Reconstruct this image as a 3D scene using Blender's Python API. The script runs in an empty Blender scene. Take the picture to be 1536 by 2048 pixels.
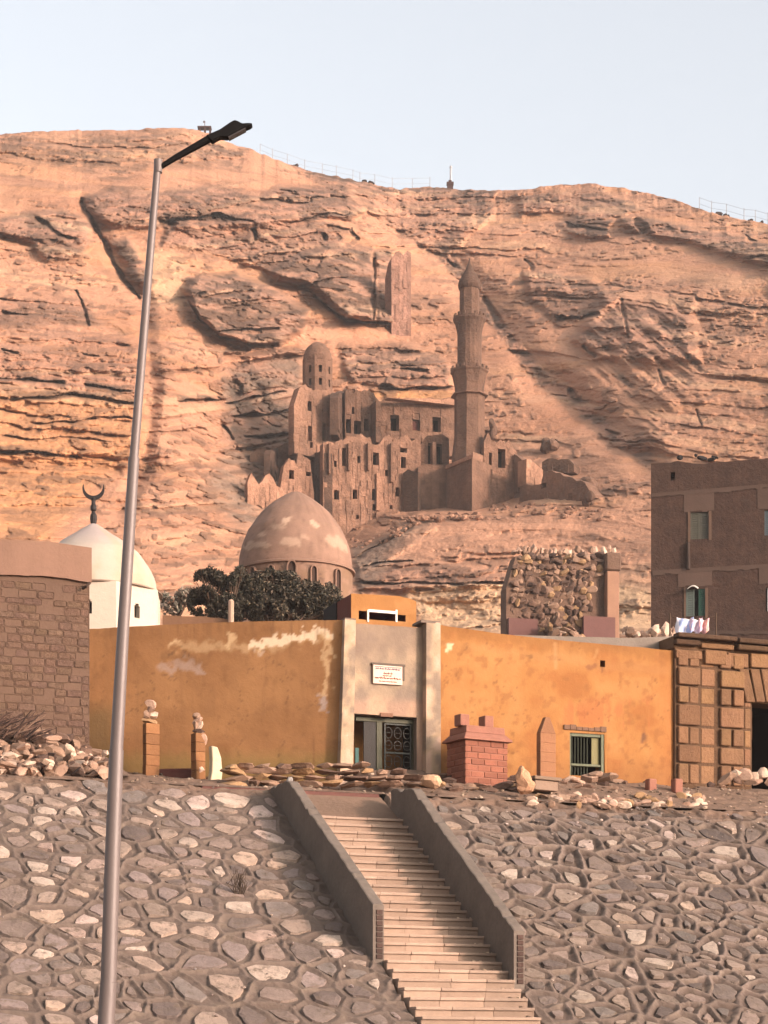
import bpy, bmesh, math, random
import numpy as np
from mathutils import Vector, Matrix

scene = bpy.context.scene
R = math.radians
# ------------------------------------------------------------------ camera, sky, sun, exposure
F = 4435.0          # focal length in photo pixels (photo 1536 x 2048)
HY = 2150.0         # photo row of the eye-level horizon (below the frame)
CZ = 1.6            # eye height
cam_d = bpy.data.cameras.new("camera")
cam = bpy.data.objects.new("camera", cam_d)
scene.collection.objects.link(cam)
cam.location = (0, 0, CZ)
cam.rotation_euler = (R(90), 0, 0)
cam_d.sensor_fit = 'VERTICAL'
cam_d.sensor_height = 24
cam_d.lens = 24 * F / 2048
cam_d.shift_y = (HY - 1024) / 2048
cam_d.clip_start = 0.5
cam_d.clip_end = 20000
scene.camera = cam

SUN_AZ = 58.0       # degrees to the right of "straight back to the camera"
SUN_EL = 14.0
world = bpy.data.worlds.new("World")
scene.world = world
world.use_nodes = True
wn = world.node_tree.nodes; wl = world.node_tree.links
bg = wn['Background']
sky = wn.new('ShaderNodeTexSky')
sky.sky_type = 'NISHITA'
sky.sun_disc = False
sky.sun_elevation = R(SUN_EL)
# direction towards the sun: (sin az, -cos az); Nishita rotation is clockwise from +Y
sky.sun_rotation = R(180 - SUN_AZ)
sky.air_density = 1.0
sky.dust_density = 5.0
sky.ozone_density = 1.0
hs = wn.new('ShaderNodeHueSaturation'); hs.inputs['Saturation'].default_value = 0.32
wl.new(sky.outputs[0], hs.inputs['Color']); wl.new(hs.outputs[0], bg.inputs[0])
bg.inputs[1].default_value = 0.15
sun_d = bpy.data.lights.new("sun", 'SUN')
sun_d.energy = 2.0
sun_d.color = (1.0, 0.70, 0.56)
sun_d.angle = R(4.0)
sun = bpy.data.objects.new("sun", sun_d)
scene.collection.objects.link(sun)
sdir = Vector((math.sin(R(SUN_AZ)) * math.cos(R(SUN_EL)), -math.cos(R(SUN_AZ)) * math.cos(R(SUN_EL)), math.sin(R(SUN_EL))))
sun.rotation_euler = sdir.to_track_quat('Z', 'Y').to_euler()
scene.view_settings.view_transform = 'Standard'
scene.view_settings.look = 'None'
scene.view_settings.gamma = 1
scene.view_settings.use_curve_mapping = False
scene.view_settings.exposure = 1.52

# ------------------------------------------------------------------ helpers
rnd = random.Random(7)

def lin(h):
    h = h.lstrip('#')
    out = []
    for i in (0, 2, 4):
        c = int(h[i:i + 2], 16) / 255
        out.append(c / 12.92 if c <= .04045 else ((c + .055) / 1.055) ** 2.4)
    return np.array(out)

def W(px, py, Y):
    """world point that stands Y metres away and shows at a photo pixel"""
    return Vector(((px - 768) / F * Y, Y, CZ + (HY - py) / F * Y))

def hash2(ix, iy, seed):
    h = (ix.astype(np.int64) * 374761393 + iy.astype(np.int64) * 668265263 + seed * 974634777) & 0xffffffff
    h = ((h ^ (h >> 13)) * 1274126177) & 0xffffffff
    h = (h ^ (h >> 16)) & 0xffffffff
    return h.astype(np.float64) / 4294967295.0

def vnoise(x, y, seed=0):
    x = np.asarray(x, float); y = np.asarray(y, float)
    ix = np.floor(x); iy = np.floor(y)
    fx = x - ix; fy = y - iy
    ix = ix.astype(np.int64); iy = iy.astype(np.int64)
    u = fx * fx * fx * (fx * (fx * 6 - 15) + 10); v = fy * fy * fy * (fy * (fy * 6 - 15) + 10)
    a = hash2(ix, iy, seed); b = hash2(ix + 1, iy, seed); c = hash2(ix, iy + 1, seed); d = hash2(ix + 1, iy + 1, seed)
    return (a * (1 - u) + b * u) * (1 - v) + (c * (1 - u) + d * u) * v

def fbm(x, y, seed=0, octv=4, gain=.5):
    t = 0; a = 1; s = 0
    for i in range(octv):
        t = t + a * (vnoise(x, y, seed + i * 17) * 2 - 1); s += a
        x = x * 2.03 + 11.3; y = y * 2.03 - 7.1; a *= gain
    return t / s

def smooth(e0, e1, x):
    t = np.clip((x - e0) / (e1 - e0), 0, 1)
    return t * t * (3 - 2 * t)

def poly_sd(P, pts):
    """signed distance (positive inside) of arrays P=(x,y) to a polygon"""
    x, y = P
    d = np.full(x.shape, 1e9); ins = np.zeros(x.shape, bool)
    n = len(pts)
    for i in range(n):
        ax, ay = pts[i]; bx, by = pts[(i + 1) % n]
        ex, ey = bx - ax, by - ay
        t = np.clip(((x - ax) * ex + (y - ay) * ey) / (ex * ex + ey * ey + 1e-9), 0, 1)
        d = np.minimum(d, (x - ax - t * ex) ** 2 + (y - ay - t * ey) ** 2)
        c = ((ay > y) != (by > y)) & (x < (bx - ax) * (y - ay) / (by - ay + 1e-12) + ax)
        ins ^= c
    d = np.sqrt(d)
    return np.where(ins, d, -d)

def line_d(P, pts):
    x, y = P
    d = np.full(x.shape, 1e9)
    for i in range(len(pts) - 1):
        ax, ay = pts[i]; bx, by = pts[i + 1]
        ex, ey = bx - ax, by - ay
        t = np.clip(((x - ax) * ex + (y - ay) * ey) / (ex * ex + ey * ey + 1e-9), 0, 1)
        d = np.minimum(d, (x - ax - t * ex) ** 2 + (y - ay - t * ey) ** 2)
    return np.sqrt(d)

def interp(x, pts):
    xs = [p[0] for p in pts]; ys = [p[1] for p in pts]
    return np.interp(x, xs, ys)

COL = scene.collection
def link(o):
    COL.objects.link(o); return o

def tag(o, label=None, cat=None, group=None, kind=None):
    if label: o['label'] = label
    if cat: o['category'] = cat
    if group: o['group'] = group
    if kind: o['kind'] = kind
    return o

ROOTS = {}
def thing(name, loc, label, cat, group=None):
    o = bpy.data.objects.new(name, None)
    o.location = loc; o.empty_display_size = .2
    link(o); tag(o, label, cat, group)
    ROOTS[o.name] = Vector(loc)
    return o

def root_loc(p):
    while p is not None:
        if p.name in ROOTS: return ROOTS[p.name]
        p = p.parent
    return Vector((0, 0, 0))

def np_mesh(name, V, Fq, mat, parent=None, col=None, smooth_=True, kind=None):
    """V (n,3) world coords, Fq (m,4) quads (or (m,3))"""
    off = root_loc(parent) if parent is not None else Vector((0, 0, 0))
    V = np.asarray(V, np.float64) - np.array(off)
    me = bpy.data.meshes.new(name)
    k = Fq.shape[1]
    me.vertices.add(len(V)); me.vertices.foreach_set('co', V.astype(np.float32).ravel())
    me.loops.add(Fq.size); me.loops.foreach_set('vertex_index', Fq.astype(np.int32).ravel())
    me.polygons.add(len(Fq)); me.polygons.foreach_set('loop_start', np.arange(0, Fq.size, k, dtype=np.int32))
    me.polygons.foreach_set('use_smooth', np.full(len(Fq), smooth_))
    me.update(calc_edges=True)
    if col is not None:
        a = me.color_attributes.new('Col', 'FLOAT_COLOR', 'POINT')
        c4 = np.ones((len(V), 4), np.float32); c4[:, :3] = col
        a.data.foreach_set('color', c4.ravel())
    me.materials.append(mat)
    o = bpy.data.objects.new(name, me); link(o)
    if parent is not None: o.parent = parent
    if kind: o['kind'] = kind
    return o

def grid_faces(n, m, keep=None):
    idx = np.arange(n * m).reshape(n, m)
    q = np.stack([idx[:-1, :-1], idx[:-1, 1:], idx[1:, 1:], idx[1:, :-1]], -1)
    if keep is not None: return q[keep]
    return q.reshape(-1, 4)

class MB:
    """collects geometry in world coordinates; build() links it as one mesh object"""
    def __init__(s): s.v = []; s.f = []; s.c = []; s.cur = (1, 1, 1)
    def color(s, c): s.cur = tuple(c); return s
    def add(s, vs, fs):
        n = len(s.v)
        s.v += [tuple(p) for p in vs]; s.c += [s.cur] * len(vs)
        s.f += [tuple(i + n for i in f) for f in fs]
        return s
    def hexa(s, p):   # 8 points: bottom 4 ccw, top 4
        return s.add(p, [(3, 2, 1, 0), (4, 5, 6, 7), (0, 1, 5, 4), (1, 2, 6, 5), (2, 3, 7, 6), (3, 0, 4, 7)])
    def box(s, fr, u0, u1, d0, d1, w0, w1):
        """fr: frame; u along, d into depth, w up"""
        return s.hexa([fr.p(u0, d0, w0), fr.p(u1, d0, w0), fr.p(u1, d1, w0), fr.p(u0, d1, w0),
                       fr.p(u0, d0, w1), fr.p(u1, d0, w1), fr.p(u1, d1, w1), fr.p(u0, d1, w1)])
    def prism(s, fr, uw, d0, d1):
        """polygon in the facade plane extruded from depth d0 (front) to d1"""
        n = len(uw)
        vs = [fr.p(u, d0, w) for u, w in uw] + [fr.p(u, d1, w) for u, w in uw]
        fs = [tuple(range(n)), tuple(range(2 * n - 1, n - 1, -1))] + [((i + 1) % n, i, n + i, n + (i + 1) % n) for i in range(n)]
        return s.add(vs, fs)
    def lathe(s, c, prof, n=32, rot=0, cap=True, sx=1, sy=1, a0=0, a1=2 * math.pi):
        vs = []; fs = []
        full = abs(a1 - a0 - 2 * math.pi) < 1e-6
        m = n if full else n + 1
        for r, z in prof:
            for i in range(m):
                a = rot + a0 + (a1 - a0) * i / n
                vs.append((c[0] + r * math.cos(a) * sx, c[1] + r * math.sin(a) * sy, c[2] + z))
        for j in range(len(prof) - 1):
            for i in range(n):
                k = (i + 1) % m
                fs.append((j * m + i, j * m + k, (j + 1) * m + k, (j + 1) * m + i))
        if cap and full:
            fs.append(tuple(range(m - 1, -1, -1)))
            fs.append(tuple((len(prof) - 1) * m + i for i in range(m)))
        return s.add(vs, fs)
    def tube(s, pts, rad, n=8, cap=True):
        pts = [Vector(p) for p in pts]
        if not hasattr(rad, '__len__'): rad = [rad] * len(pts)
        vs = []; fs = []
        for i, p in enumerate(pts):
            t = (pts[min(i + 1, len(pts) - 1)] - pts[max(i - 1, 0)]).normalized()
            up = Vector((0, 0, 1)) if abs(t.z) < .9 else Vector((1, 0, 0))
            a = t.cross(up).normalized(); b = t.cross(a).normalized()
            for k in range(n):
                an = 2 * math.pi * k / n
                vs.append(p + (a * math.cos(an) + b * math.sin(an)) * rad[i])
        for i in range(len(pts) - 1):
            for k in range(n):
                fs.append((i * n + k, i * n + (k + 1) % n, (i + 1) * n + (k + 1) % n, (i + 1) * n + k))
        if cap:
            fs.append(tuple(range(n - 1, -1, -1))); fs.append(tuple((len(pts) - 1) * n + k for k in range(n)))
        return s.add(vs, fs)
    def rock(s, c, size, seed=0, rot=0, flat=.0, sub=1, cut=(.55, .9)):
        rr = random.Random(seed)
        vs, fs = ICO[sub]
        m = Matrix.Rotation(rot, 3, 'Z') @ Matrix.Rotation(rr.uniform(-.3, .3), 3, 'X') @ Matrix.Rotation(rr.uniform(-.3, .3), 3, 'Y')
        # angular: clip the ball against random planes
        planes = []
        for _ in range(9):
            d = Vector((rr.gauss(0, 1), rr.gauss(0, 1), rr.gauss(0, 1))).normalized()
            planes.append((d, rr.uniform(*cut)))
        out = []
        for v in vs:
            p = Vector(v)
            for d, h in planes:
                k = p.dot(d)
                if k > h: p = p - d * (k - h)
            p = p * rr.uniform(.95, 1.05)
            p = m @ Vector((p.x * size[0], p.y * size[1], p.z * size[2]))
            out.append(Vector(c) + p)
        return s.add(out, fs)
    def build(s, name, mat, parent=None, kind=None, shade=False, bevel=0):
        off = root_loc(parent) if parent is not None else Vector((0, 0, 0))
        me = bpy.data.meshes.new(name)
        me.from_pydata([(x - off.x, y - off.y, z - off.z) for x, y, z in s.v], [], s.f)
        a = me.color_attributes.new('Col', 'FLOAT_COLOR', 'POINT')
        a.data.foreach_set('color', np.array([(c[0], c[1], c[2], 1) for c in s.c], np.float32).ravel())
        bm = bmesh.new(); bm.from_mesh(me)
        bmesh.ops.recalc_face_normals(bm, faces=bm.faces)
        if bevel:
            bmesh.ops.bevel(bm, geom=list(bm.edges), offset=bevel, segments=1, affect='EDGES', profile=.5)
        bm.to_mesh(me); bm.free()
        if shade:
            me.polygons.foreach_set('use_smooth', [True] * len(me.polygons))
        me.materials.append(mat)
        o = bpy.data.objects.new(name, me); link(o)
        if parent is not None: o.parent = parent
        if kind: o['kind'] = kind
        return o

def _ico(sub):
    bm = bmesh.new(); bmesh.ops.create_icosphere(bm, subdivisions=sub, radius=1)
    vs = [v.co.copy() for v in bm.verts]; fs = [tuple(v.index for v in f.verts) for f in bm.faces]
    bm.free(); return vs, fs
ICO = {1: _ico(1), 2: _ico(2), 3: _ico(3)}

class Frame:
    """vertical facade plane: origin o, direction along (angle from +X), depth points away from the camera"""
    def __init__(s, o, ang):
        s.o = Vector(o); s.a = ang
        s.ex = Vector((math.cos(ang), math.sin(ang), 0)); s.ey = Vector((-math.sin(ang), math.cos(ang), 0))
    def p(s, u, d, w): return s.o + s.ex * u + s.ey * d + Vector((0, 0, w))
    def uw(s, px, py, d=0.0):
        """plane coordinates of the point of the plane (at depth d) seen at a photo pixel"""
        r = Vector(((px - 768) / F, 1, (HY - py) / F)); c = Vector((0, 0, CZ))
        o = s.o + s.ey * d
        t = (o - c).dot(s.ey) / r.dot(s.ey)
        q = c + r * t - o
        return q.dot(s.ex), q.z
    def px(s, u, d, w):
        q = s.p(u, d, w)
        return 768 + q.x / q.y * F, HY - (q.z - CZ) / q.y * F

def facade(ax, aY, bx, bY, z=0.0):
    A = W(ax, HY, aY); B = W(bx, HY, bY)
    A.z = z
    return Frame(A, math.atan2(B.y - A.y, B.x - A.x))

# ------------------------------------------------------------------ materials
def mat(name, base, var=.18, scale=2.0, bump=.25, bscale=12.0, rough=.92, attr=False, metal=0, dark=None, spec=.3, streak=0, rand=0, bdist=.02, sscale=1.0):
    m = bpy.data.materials.new(name); m.use_nodes = True
    nt = m.node_tree; N = nt.nodes; L = nt.links
    b = N['Principled BSDF']
    b.inputs['Roughness'].default_value = rough; b.inputs['Metallic'].default_value = metal
    b.inputs['Specular IOR Level'].default_value = spec
    geo = N.new('ShaderNodeNewGeometry')
    def noise(sc, det=6, rgh=.6, vec=None):
        n = N.new('ShaderNodeTexNoise'); n.inputs['Scale'].default_value = sc; n.inputs['Detail'].default_value = det
        n.inputs['Roughness'].default_value = rgh
        L.new(vec if vec is not None else geo.outputs['Position'], n.inputs['Vector']); return n.outputs['Fac']
    def mathn(op, a, b_=None, c=None):
        n = N.new('ShaderNodeMath'); n.operation = op
        for i, v in enumerate((a, b_, c)):
            if v is None: continue
            if isinstance(v, (int, float)): n.inputs[i].default_value = v
            else: L.new(v, n.inputs[i])
        return n.outputs[0]
    base = np.array(base, float)
    f1 = noise(scale); f2 = noise(scale * 7.3)
    s = mathn('ADD', mathn('MULTIPLY', f1, .65), mathn('MULTIPLY', f2, .35))
    s = mathn('MULTIPLY_ADD', s, 2.0, -1.0)              # about -0.4 .. 0.4
    s = mathn('MULTIPLY_ADD', s, var * 2.4, 1.0)
    if streak:
        mp = N.new('ShaderNodeMapping'); mp.inputs['Scale'].default_value = (6 * sscale, 6 * sscale, .35 * sscale)
        L.new(geo.outputs['Position'], mp.inputs['Vector'])
        f3 = noise(1.0, 5, .6, mp.outputs[0])
        s = mathn('MULTIPLY', s, mathn('MULTIPLY_ADD', mathn('MULTIPLY_ADD', f3, 2, -1), streak, 1.0))
    if rand:
        oi = N.new('ShaderNodeObjectInfo')
        s = mathn('MULTIPLY', s, mathn('MULTIPLY_ADD', oi.outputs['Random'], rand, 1 - rand / 2))
    rgb = N.new('ShaderNodeRGB'); rgb.outputs[0].default_value = (*base, 1)
    csrc = rgb.outputs[0]
    if attr:
        at = N.new('ShaderNodeAttribute'); at.attribute_name = 'Col'
        mx = N.new('ShaderNodeMix'); mx.data_type = 'RGBA'; mx.blend_type = 'MULTIPLY'; mx.inputs[0].default_value = 1
        L.new(csrc, mx.inputs[6]); L.new(at.outputs['Color'], mx.inputs[7]); csrc = mx.outputs[2]
    if dark is not None:
        mx = N.new('ShaderNodeMix'); mx.data_type = 'RGBA'
        r = N.new('ShaderNodeValToRGB'); r.color_ramp.elements[0].position = .52; r.color_ramp.elements[1].position = .68
        L.new(noise(scale * 1.7, 8, .65), r.inputs[0]); L.new(r.outputs[0], mx.inputs[0])
        L.new(csrc, mx.inputs[6]); mx.inputs[7].default_value = (*dark, 1); csrc = mx.outputs[2]
    vm = N.new('ShaderNodeVectorMath'); vm.operation = 'SCALE'
    L.new(csrc, vm.inputs[0]); L.new(s, vm.inputs['Scale'])
    L.new(vm.outputs[0], b.inputs['Base Color'])
    if bump:
        bp = N.new('ShaderNodeBump'); bp.inputs['Strength'].default_value = min(1, bump * 2); bp.inputs['Distance'].default_value = bdist
        L.new(noise(bscale, 8, .7), bp.inputs['Height']); L.new(bp.outputs[0], b.inputs['Normal'])
    return m
# ------------------------------------------------------------------ setting: hillside
RIDGE = [(-700, 300), (-300, 285), (0, 268), (100, 262), (250, 259), (330, 256), (385, 257), (420, 268), (460, 285), (500, 298), (560, 322),
         (640, 347), (700, 358), (770, 374), (800, 379), (860, 373), (900, 376), (980, 382), (1050, 379), (1100, 371), (1180, 367),
         (1250, 377), (1320, 392), (1380, 410), (1430, 428), (1480, 438), (1536, 447), (1800, 500), (2240, 560)]
DEPTH = {  # photo column: (row, metres) from the foot up to the ridge
    -700: [(1340, 118), (1250, 128), (1100, 146), (950, 168), (740, 184), (600, 200), (400, 226), (250, 250)],
    0: [(1340, 138), (1250, 160), (1100, 174), (950, 190), (740, 206), (600, 222), (400, 247), (250, 272)],
    300: [(1340, 140), (1250, 168), (1100, 182), (950, 198), (740, 214), (600, 232), (400, 255), (250, 280)],
    500: [(1340, 144), (1250, 174), (1150, 188), (1000, 209), (900, 220), (740, 229), (600, 241), (400, 265), (290, 288)],
    640: [(1340, 148), (1250, 180), (1150, 195), (1090, 212), (1000, 221), (870, 228), (700, 240), (600, 248), (500, 258), (400, 272), (340, 290)],
    830: [(1340, 152), (1250, 185), (1170, 190), (1100, 199), (1035, 208), (1000, 220), (900, 228), (780, 235), (600, 258), (500, 272), (370, 300)],
    940: [(1340, 152), (1250, 184), (1170, 188), (1100, 196), (1030, 205), (1000, 218), (900, 227), (800, 236), (600, 258), (480, 275), (370, 300)],
    1100: [(1340, 150), (1250, 180), (1170, 187), (1100, 194), (1010, 204), (950, 215), (850, 228), (700, 243), (550, 262), (365, 292)],
    1300: [(1340, 146), (1250, 174), (1100, 189), (950, 206), (800, 224), (600, 247), (450, 270), (380, 287)],
    1536: [(1340, 140), (1250, 170), (1000, 197), (800, 218), (600, 241), (500, 255), (440, 272)],
    2240: [(1340, 132), (1250, 156), (1000, 184), (800, 206), (600, 230), (540, 245)],
}
NX, NV = 1000, 700
cols = np.concatenate([np.linspace(-700, -20, 50, endpoint=False), np.linspace(-20, 1556, NX - 100), np.linspace(1556, 2240, 51)[1:]])
cols = cols[:NX]; NX = len(cols)
vv = np.linspace(0, 1, NV)
ridge = interp(cols, RIDGE)
PY = 1340 + (ridge[None, :] - 1340) * vv[:, None] + (3.0 * fbm(cols / 14, cols * 0, 5, 4))[None] * (vv[:, None] ** 14)
PX = np.repeat(cols[None, :], NV, 0)
# base depth: interpolate control columns
keys = sorted(DEPTH)
tab = np.array([[float(np.interp(-r, [-p[0] for p in DEPTH[k]], [p[1] for p in DEPTH[k]])) for r in range(200, 1361, 8)] for k in keys])
rows = np.arange(200, 1361, 8)
# smooth the table a little in the vertical
ker = np.array([1, 3, 5, 3, 1.]); ker /= ker.sum()
tab = np.array([np.convolve(np.pad(t, 2, mode='edge'), ker, 'valid') for t in tab])
kx = np.interp(PX, keys, np.arange(len(keys)))
i0 = np.clip(np.floor(kx).astype(int), 0, len(keys) - 2); fx = kx - i0; fx = fx * fx * (3 - 2 * fx) * .5 + fx * .5
ry = np.clip((PY - 200) / 8, 0, len(rows) - 1.001); j0 = ry.astype(int); fy = ry - j0
def tb(i, j): return tab[i, j]
Yb = (tb(i0, j0) * (1 - fy) + tb(i0, j0 + 1) * fy) * (1 - fx) + (tb(i0 + 1, j0) * (1 - fy) + tb(i0 + 1, j0 + 1) * fy) * fx
gk = np.exp(-np.linspace(-2.5, 2.5, 61) ** 2 / 2); gk /= gk.sum()
Yb = np.array([np.convolve(np.pad(r_, 30, mode='edge'), gk, 'valid') for r_ in Yb])
XW = (PX - 768) / F * Yb; ZW = CZ + (HY - PY) / F * Yb
# warped photo coordinates so that the outlines of outcrops are natural
wx = PX + 9 * fbm(XW / 4.0, ZW / 3.0, 21, 3); wy = PY + 6 * fbm(XW / 5.0, ZW / 3.0, 22, 3)
PP = (wx, wy)
def region(pts, soft=8):
    xs = [p[0] for p in pts]; ys = [p[1] for p in pts]; g = soft + 2
    s = (wx > min(xs) - g) & (wx < max(xs) + g) & (wy > min(ys) - g) & (wy < max(ys) + g)
    out = np.zeros_like(wx); out[s] = smooth(-soft, soft, poly_sd((wx[s], wy[s]), pts))
    return out
rock = np.zeros_like(Yb)      # how much bare rock (against sand and scree)
dark = np.zeros_like(Yb)      # brown desert varnish on the rock
disp = np.zeros_like(Yb)      # metres towards (-) or away from (+) the camera
def outcrop(pts, r=1., d=.7, push=2., soft=8):
    global rock, dark, disp
    m = region(pts, soft)
    rock = np.maximum(rock, m * r); dark = np.maximum(dark, m * d)
    disp = disp - push * m
def crack(pts, w, depth, dk=.0):
    global disp, dark
    xs = [p[0] for p in pts]; ys = [p[1] for p in pts]; g = w * 3 + 10
    s = (PX > min(xs) - g) & (PX < max(xs) + g) & (PY > min(ys) - g) & (PY < max(ys) + g)
    X_, Z_ = XW[s], ZW[s]
    n1 = fbm(X_ / 2.2, Z_ / 1.8, 31, 4); n2 = fbm(X_ / 3.0, Z_ / 2.5, 33, 4)
    x = PX[s] + 6 * n2; y = PY[s] + 8 * n1
    horiz = abs(pts[-1][0] - pts[0][0]) > 1.2 * abs(pts[-1][1] - pts[0][1])
    d = line_d((x, y), pts)
    ww = w * (.1 + 1.5 * vnoise(X_ / 1.5, Z_ / 3, 35))
    if horiz:
        yl = interp(x, sorted(pts)); sd = y - yl
        ends = smooth(min(xs) - 4, min(xs) + 10, x) * (1 - smooth(max(xs) - 10, max(xs) + 4, x))
        m = smooth(-ww * .45 - 1.5, -ww * .45, sd) * (1 - smooth(-ww * .1, ww * 1.1, sd)) * ends
        lip = smooth(-ww * 2.2, -ww * .7, sd) * (1 - smooth(-ww * .6, -ww * .4, sd)) * ends
        disp[s] += depth * .55 * m - .4 * lip
        dark[s] = np.maximum(dark[s], dk * np.maximum(m, .9 * lip))
    else:
        m = 1 - smooth(ww * .3, ww * .8, d)
        disp[s] += depth * .5 * m
        dark[s] = np.maximum(dark[s], dk * m)
outcrop([(165, 402), (230, 372), (330, 385), (420, 375), (520, 390), (560, 372), (690, 372), (725, 420), (700, 440), (600, 440), (510, 452), (330, 458), (250, 460), (200, 448)], 1, .55, 2.5)
outcrop([(50, 428), (130, 420), (180, 445), (184, 490), (150, 515), (95, 520), (60, 485), (0, 462), (-60, 440), (0, 438)], 1, .65, 2)
outcrop([(215, 485), (250, 478), (290, 530), (318, 560), (290, 585), (262, 560)], 1, .85, 2)
outcrop([(330, 455), (520, 440), (650, 440), (700, 480), (620, 520), (540, 545), (480, 525), (400, 505), (330, 492)], .9, .4, 1.2)
outcrop([(368, 578), (400, 555), (470, 550), (540, 580), (612, 620), (600, 655), (560, 690), (500, 692), (440, 670), (395, 630)], 1, .95, 5.5, 10)
outcrop([(610, 510), (660, 490), (745, 500), (750, 560), (748, 642), (690, 636), (650, 600), (610, 570), (560, 560), (540, 545)], 1, .95, 5.0, 9)
outcrop([(752, 505), (790, 505), (790, 645), (752, 645)], 1, .75, 3.5, 7)
outcrop([(755, 385), (990, 388), (985, 440), (930, 475), (900, 515), (860, 500), (800, 460), (735, 420)], .8, .3, 1.2)
outcrop([(890, 375), (990, 383), (965, 418), (920, 408)], 1, 1, 0)
outcrop([(-200, 268), (0, 270), (380, 258), (500, 300), (480, 345), (300, 330), (240, 372), (120, 335), (-60, 320)], .5, .5, .3, 12)
outcrop([(600, 350), (760, 380), (760, 440), (700, 400)], .7, .45, .5)
outcrop([(560, 322), (640, 347), (770, 374), (890, 378), (990, 384), (985, 394), (890, 388), (770, 386), (640, 360)], 1, 1, 0, 4)
outcrop([(1040, 388), (1200, 372), (1290, 420), (1200, 440), (1100, 422), (1040, 432)], .9, .35, 1.4)
outcrop([(1120, 447), (1160, 432), (1222, 443), (1220, 470), (1150, 470)], 1, .95, 1.5)
outcrop([(1240, 440), (1300, 438), (1400, 460), (1536, 488), (1640, 500), (1640, 545), (1536, 527), (1440, 502), (1360, 482), (1260, 462)], 1, .75, 2.5)
outcrop([(1050, 545), (1110, 545), (1180, 558), (1232, 600), (1190, 640), (1110, 640), (1060, 600)], .8, .35, 2)
outcrop([(1210, 590), (1270, 600), (1390, 620), (1395, 720), (1300, 725), (1180, 705), (1150, 682)], .9, .38, 2.5, 16)
outcrop([(1080, 570), (1130, 560), (1140, 590), (1080, 600)], 1, .6, 1)
outcrop([(-60, 590), (150, 590), (230, 640), (272, 700), (282, 830), (272, 905), (-60, 918)], .75, .12, 1.2, 14)
outcrop([(-60, 605), (60, 605), (190, 620), (215, 660), (120, 655), (-60, 660)], .9, .45, .8, 8)
outcrop([(440, 770), (470, 738), (510, 705), (606, 700), (606, 880), (560, 900), (440, 885), (455, 820)], .95, .3, 1.0, 10)
outcrop([(690, 700), (820, 690), (890, 720), (902, 770), (760, 770), (700, 765)], .9, .45, 1.2)
outcrop([(420, 700), (560, 690), (640, 700), (600, 712), (520, 716)], .8, .4, 1.2, 5)
outcrop([(705, 1108), (760, 1085), (835, 1040), (870, 1062), (770, 1130), (712, 1155)], .95, .35, 1, 8)
outcrop([(715, 1132), (830, 1118), (1020, 1148), (1020, 1172), (800, 1186), (720, 1180)], .8, .25, 1.2, 6)
outcrop([(820, 1172), (1015, 1165), (1040, 1262), (900, 1268), (845, 1240), (800, 1195)], .7, 0, .5, 6)
outcrop([(1290, 1000), (1296, 900), (1330, 800), (1536, 700), (1600, 900), (1600, 1200), (1240, 1250), (1270, 1150)], .45, .05, .5, 30)
outcrop([(300, 700), (440, 690), (470, 900), (450, 1240), (300, 1240), (330, 900)], .35, .05, .4, 25)
outcrop([(1330, 560), (1600, 560), (1600, 900), (1250, 900), (1330, 720)], .45, .1, .8, 40)
# the drainage line that runs down to the right, rocks along it
for pts, w in [([(880, 500), (965, 600), (1030, 690), (1090, 760), (1150, 800), (1212, 862), (1292, 920)], 13)]:
    d = line_d(PP, pts)
    m = 1 - smooth(w * .5, w * 1.6, d)
    rock = np.maximum(rock, m * .9); dark = np.maximum(dark, m * .7 * smooth(.35, .6, vnoise(XW / 2.2, ZW / 2.0, 77)))
    disp = disp + 3.0 * (1 - smooth(0, 60, d))
m = 1 - smooth(0, 30, line_d(PP, [(165, 405), (200, 470), (245, 545), (285, 600), (300, 760), (290, 930), (240, 1020)]))
disp = disp + 2.0 * m
# ledges: hard and soft beds; beds dip gently
bend = interp(PX, [(-700, 0), (0, 0), (260, 22), (450, 12), (640, -8), (900, -12), (1100, -28), (1300, -14), (1536, 32), (2240, 120)])
hh = -(PY - bend) * 232 / F + .22 * (smooth(.44, .56, vnoise(XW / 2.6, ZW / 7, 43)) - .5) + .12 * (smooth(.45, .55, vnoise(XW / 1.2, ZW / 3, 44)) - .5) + 1.8 * fbm(XW / 30, ZW / 30, 41, 3) + .14 * fbm(XW / 5, ZW / 2, 42, 3)
def beds(h, period, seed):
    n1 = vnoise(h / period, h * 0 + 3.3, seed)
    return smooth(.38, .62, n1)
patch = smooth(-.25, .25, fbm(XW / 13, ZW / 4.5, 51, 4))
B = beds(hh, 1.05, 61) * .5 + beds(hh, .42, 62) * .5
blocky = fbm(XW / 1.1, ZW / .8, 63, 4)
cellx = vnoise(XW / 1.6 + 2 * blocky, hh * 1.1, 64)
ledge = (B - .5) * (.5 + .9 * patch) + .30 * (smooth(.4, .6, cellx) - .5) * B
wild = smooth(.0, .45, fbm(XW / 9, ZW / 3.2, 52, 4))
sandy = np.zeros_like(rock)
for pts_ in ([(820, 480), (900, 560), (905, 720), (990, 800), (1080, 860), (1250, 960), (1290, 930), (1100, 740), (960, 560), (880, 500)], [(300, 600), (370, 620), (440, 690), (330, 720), (290, 690)],
             [(-60, 280), (480, 270), (640, 350), (560, 370), (330, 370), (160, 390), (60, 400), (-60, 410)], [(700, 650), (790, 650), (900, 690), (890, 720), (700, 700), (600, 690)],
             [(200, 500), (280, 590), (290, 700), (180, 640)], [(1230, 460), (1540, 540), (1540, 600), (1250, 560), (1060, 520)]):
    sandy = np.maximum(sandy, region(pts_, 22))
soft_ = np.clip(.32 + .68 * smooth(.05, .7, rock + .3 * (patch - .45)) + .55 * wild * (1 - .8 * sandy), 0, 1) * (1 - .35 * sandy * (rock < .3))
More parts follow.
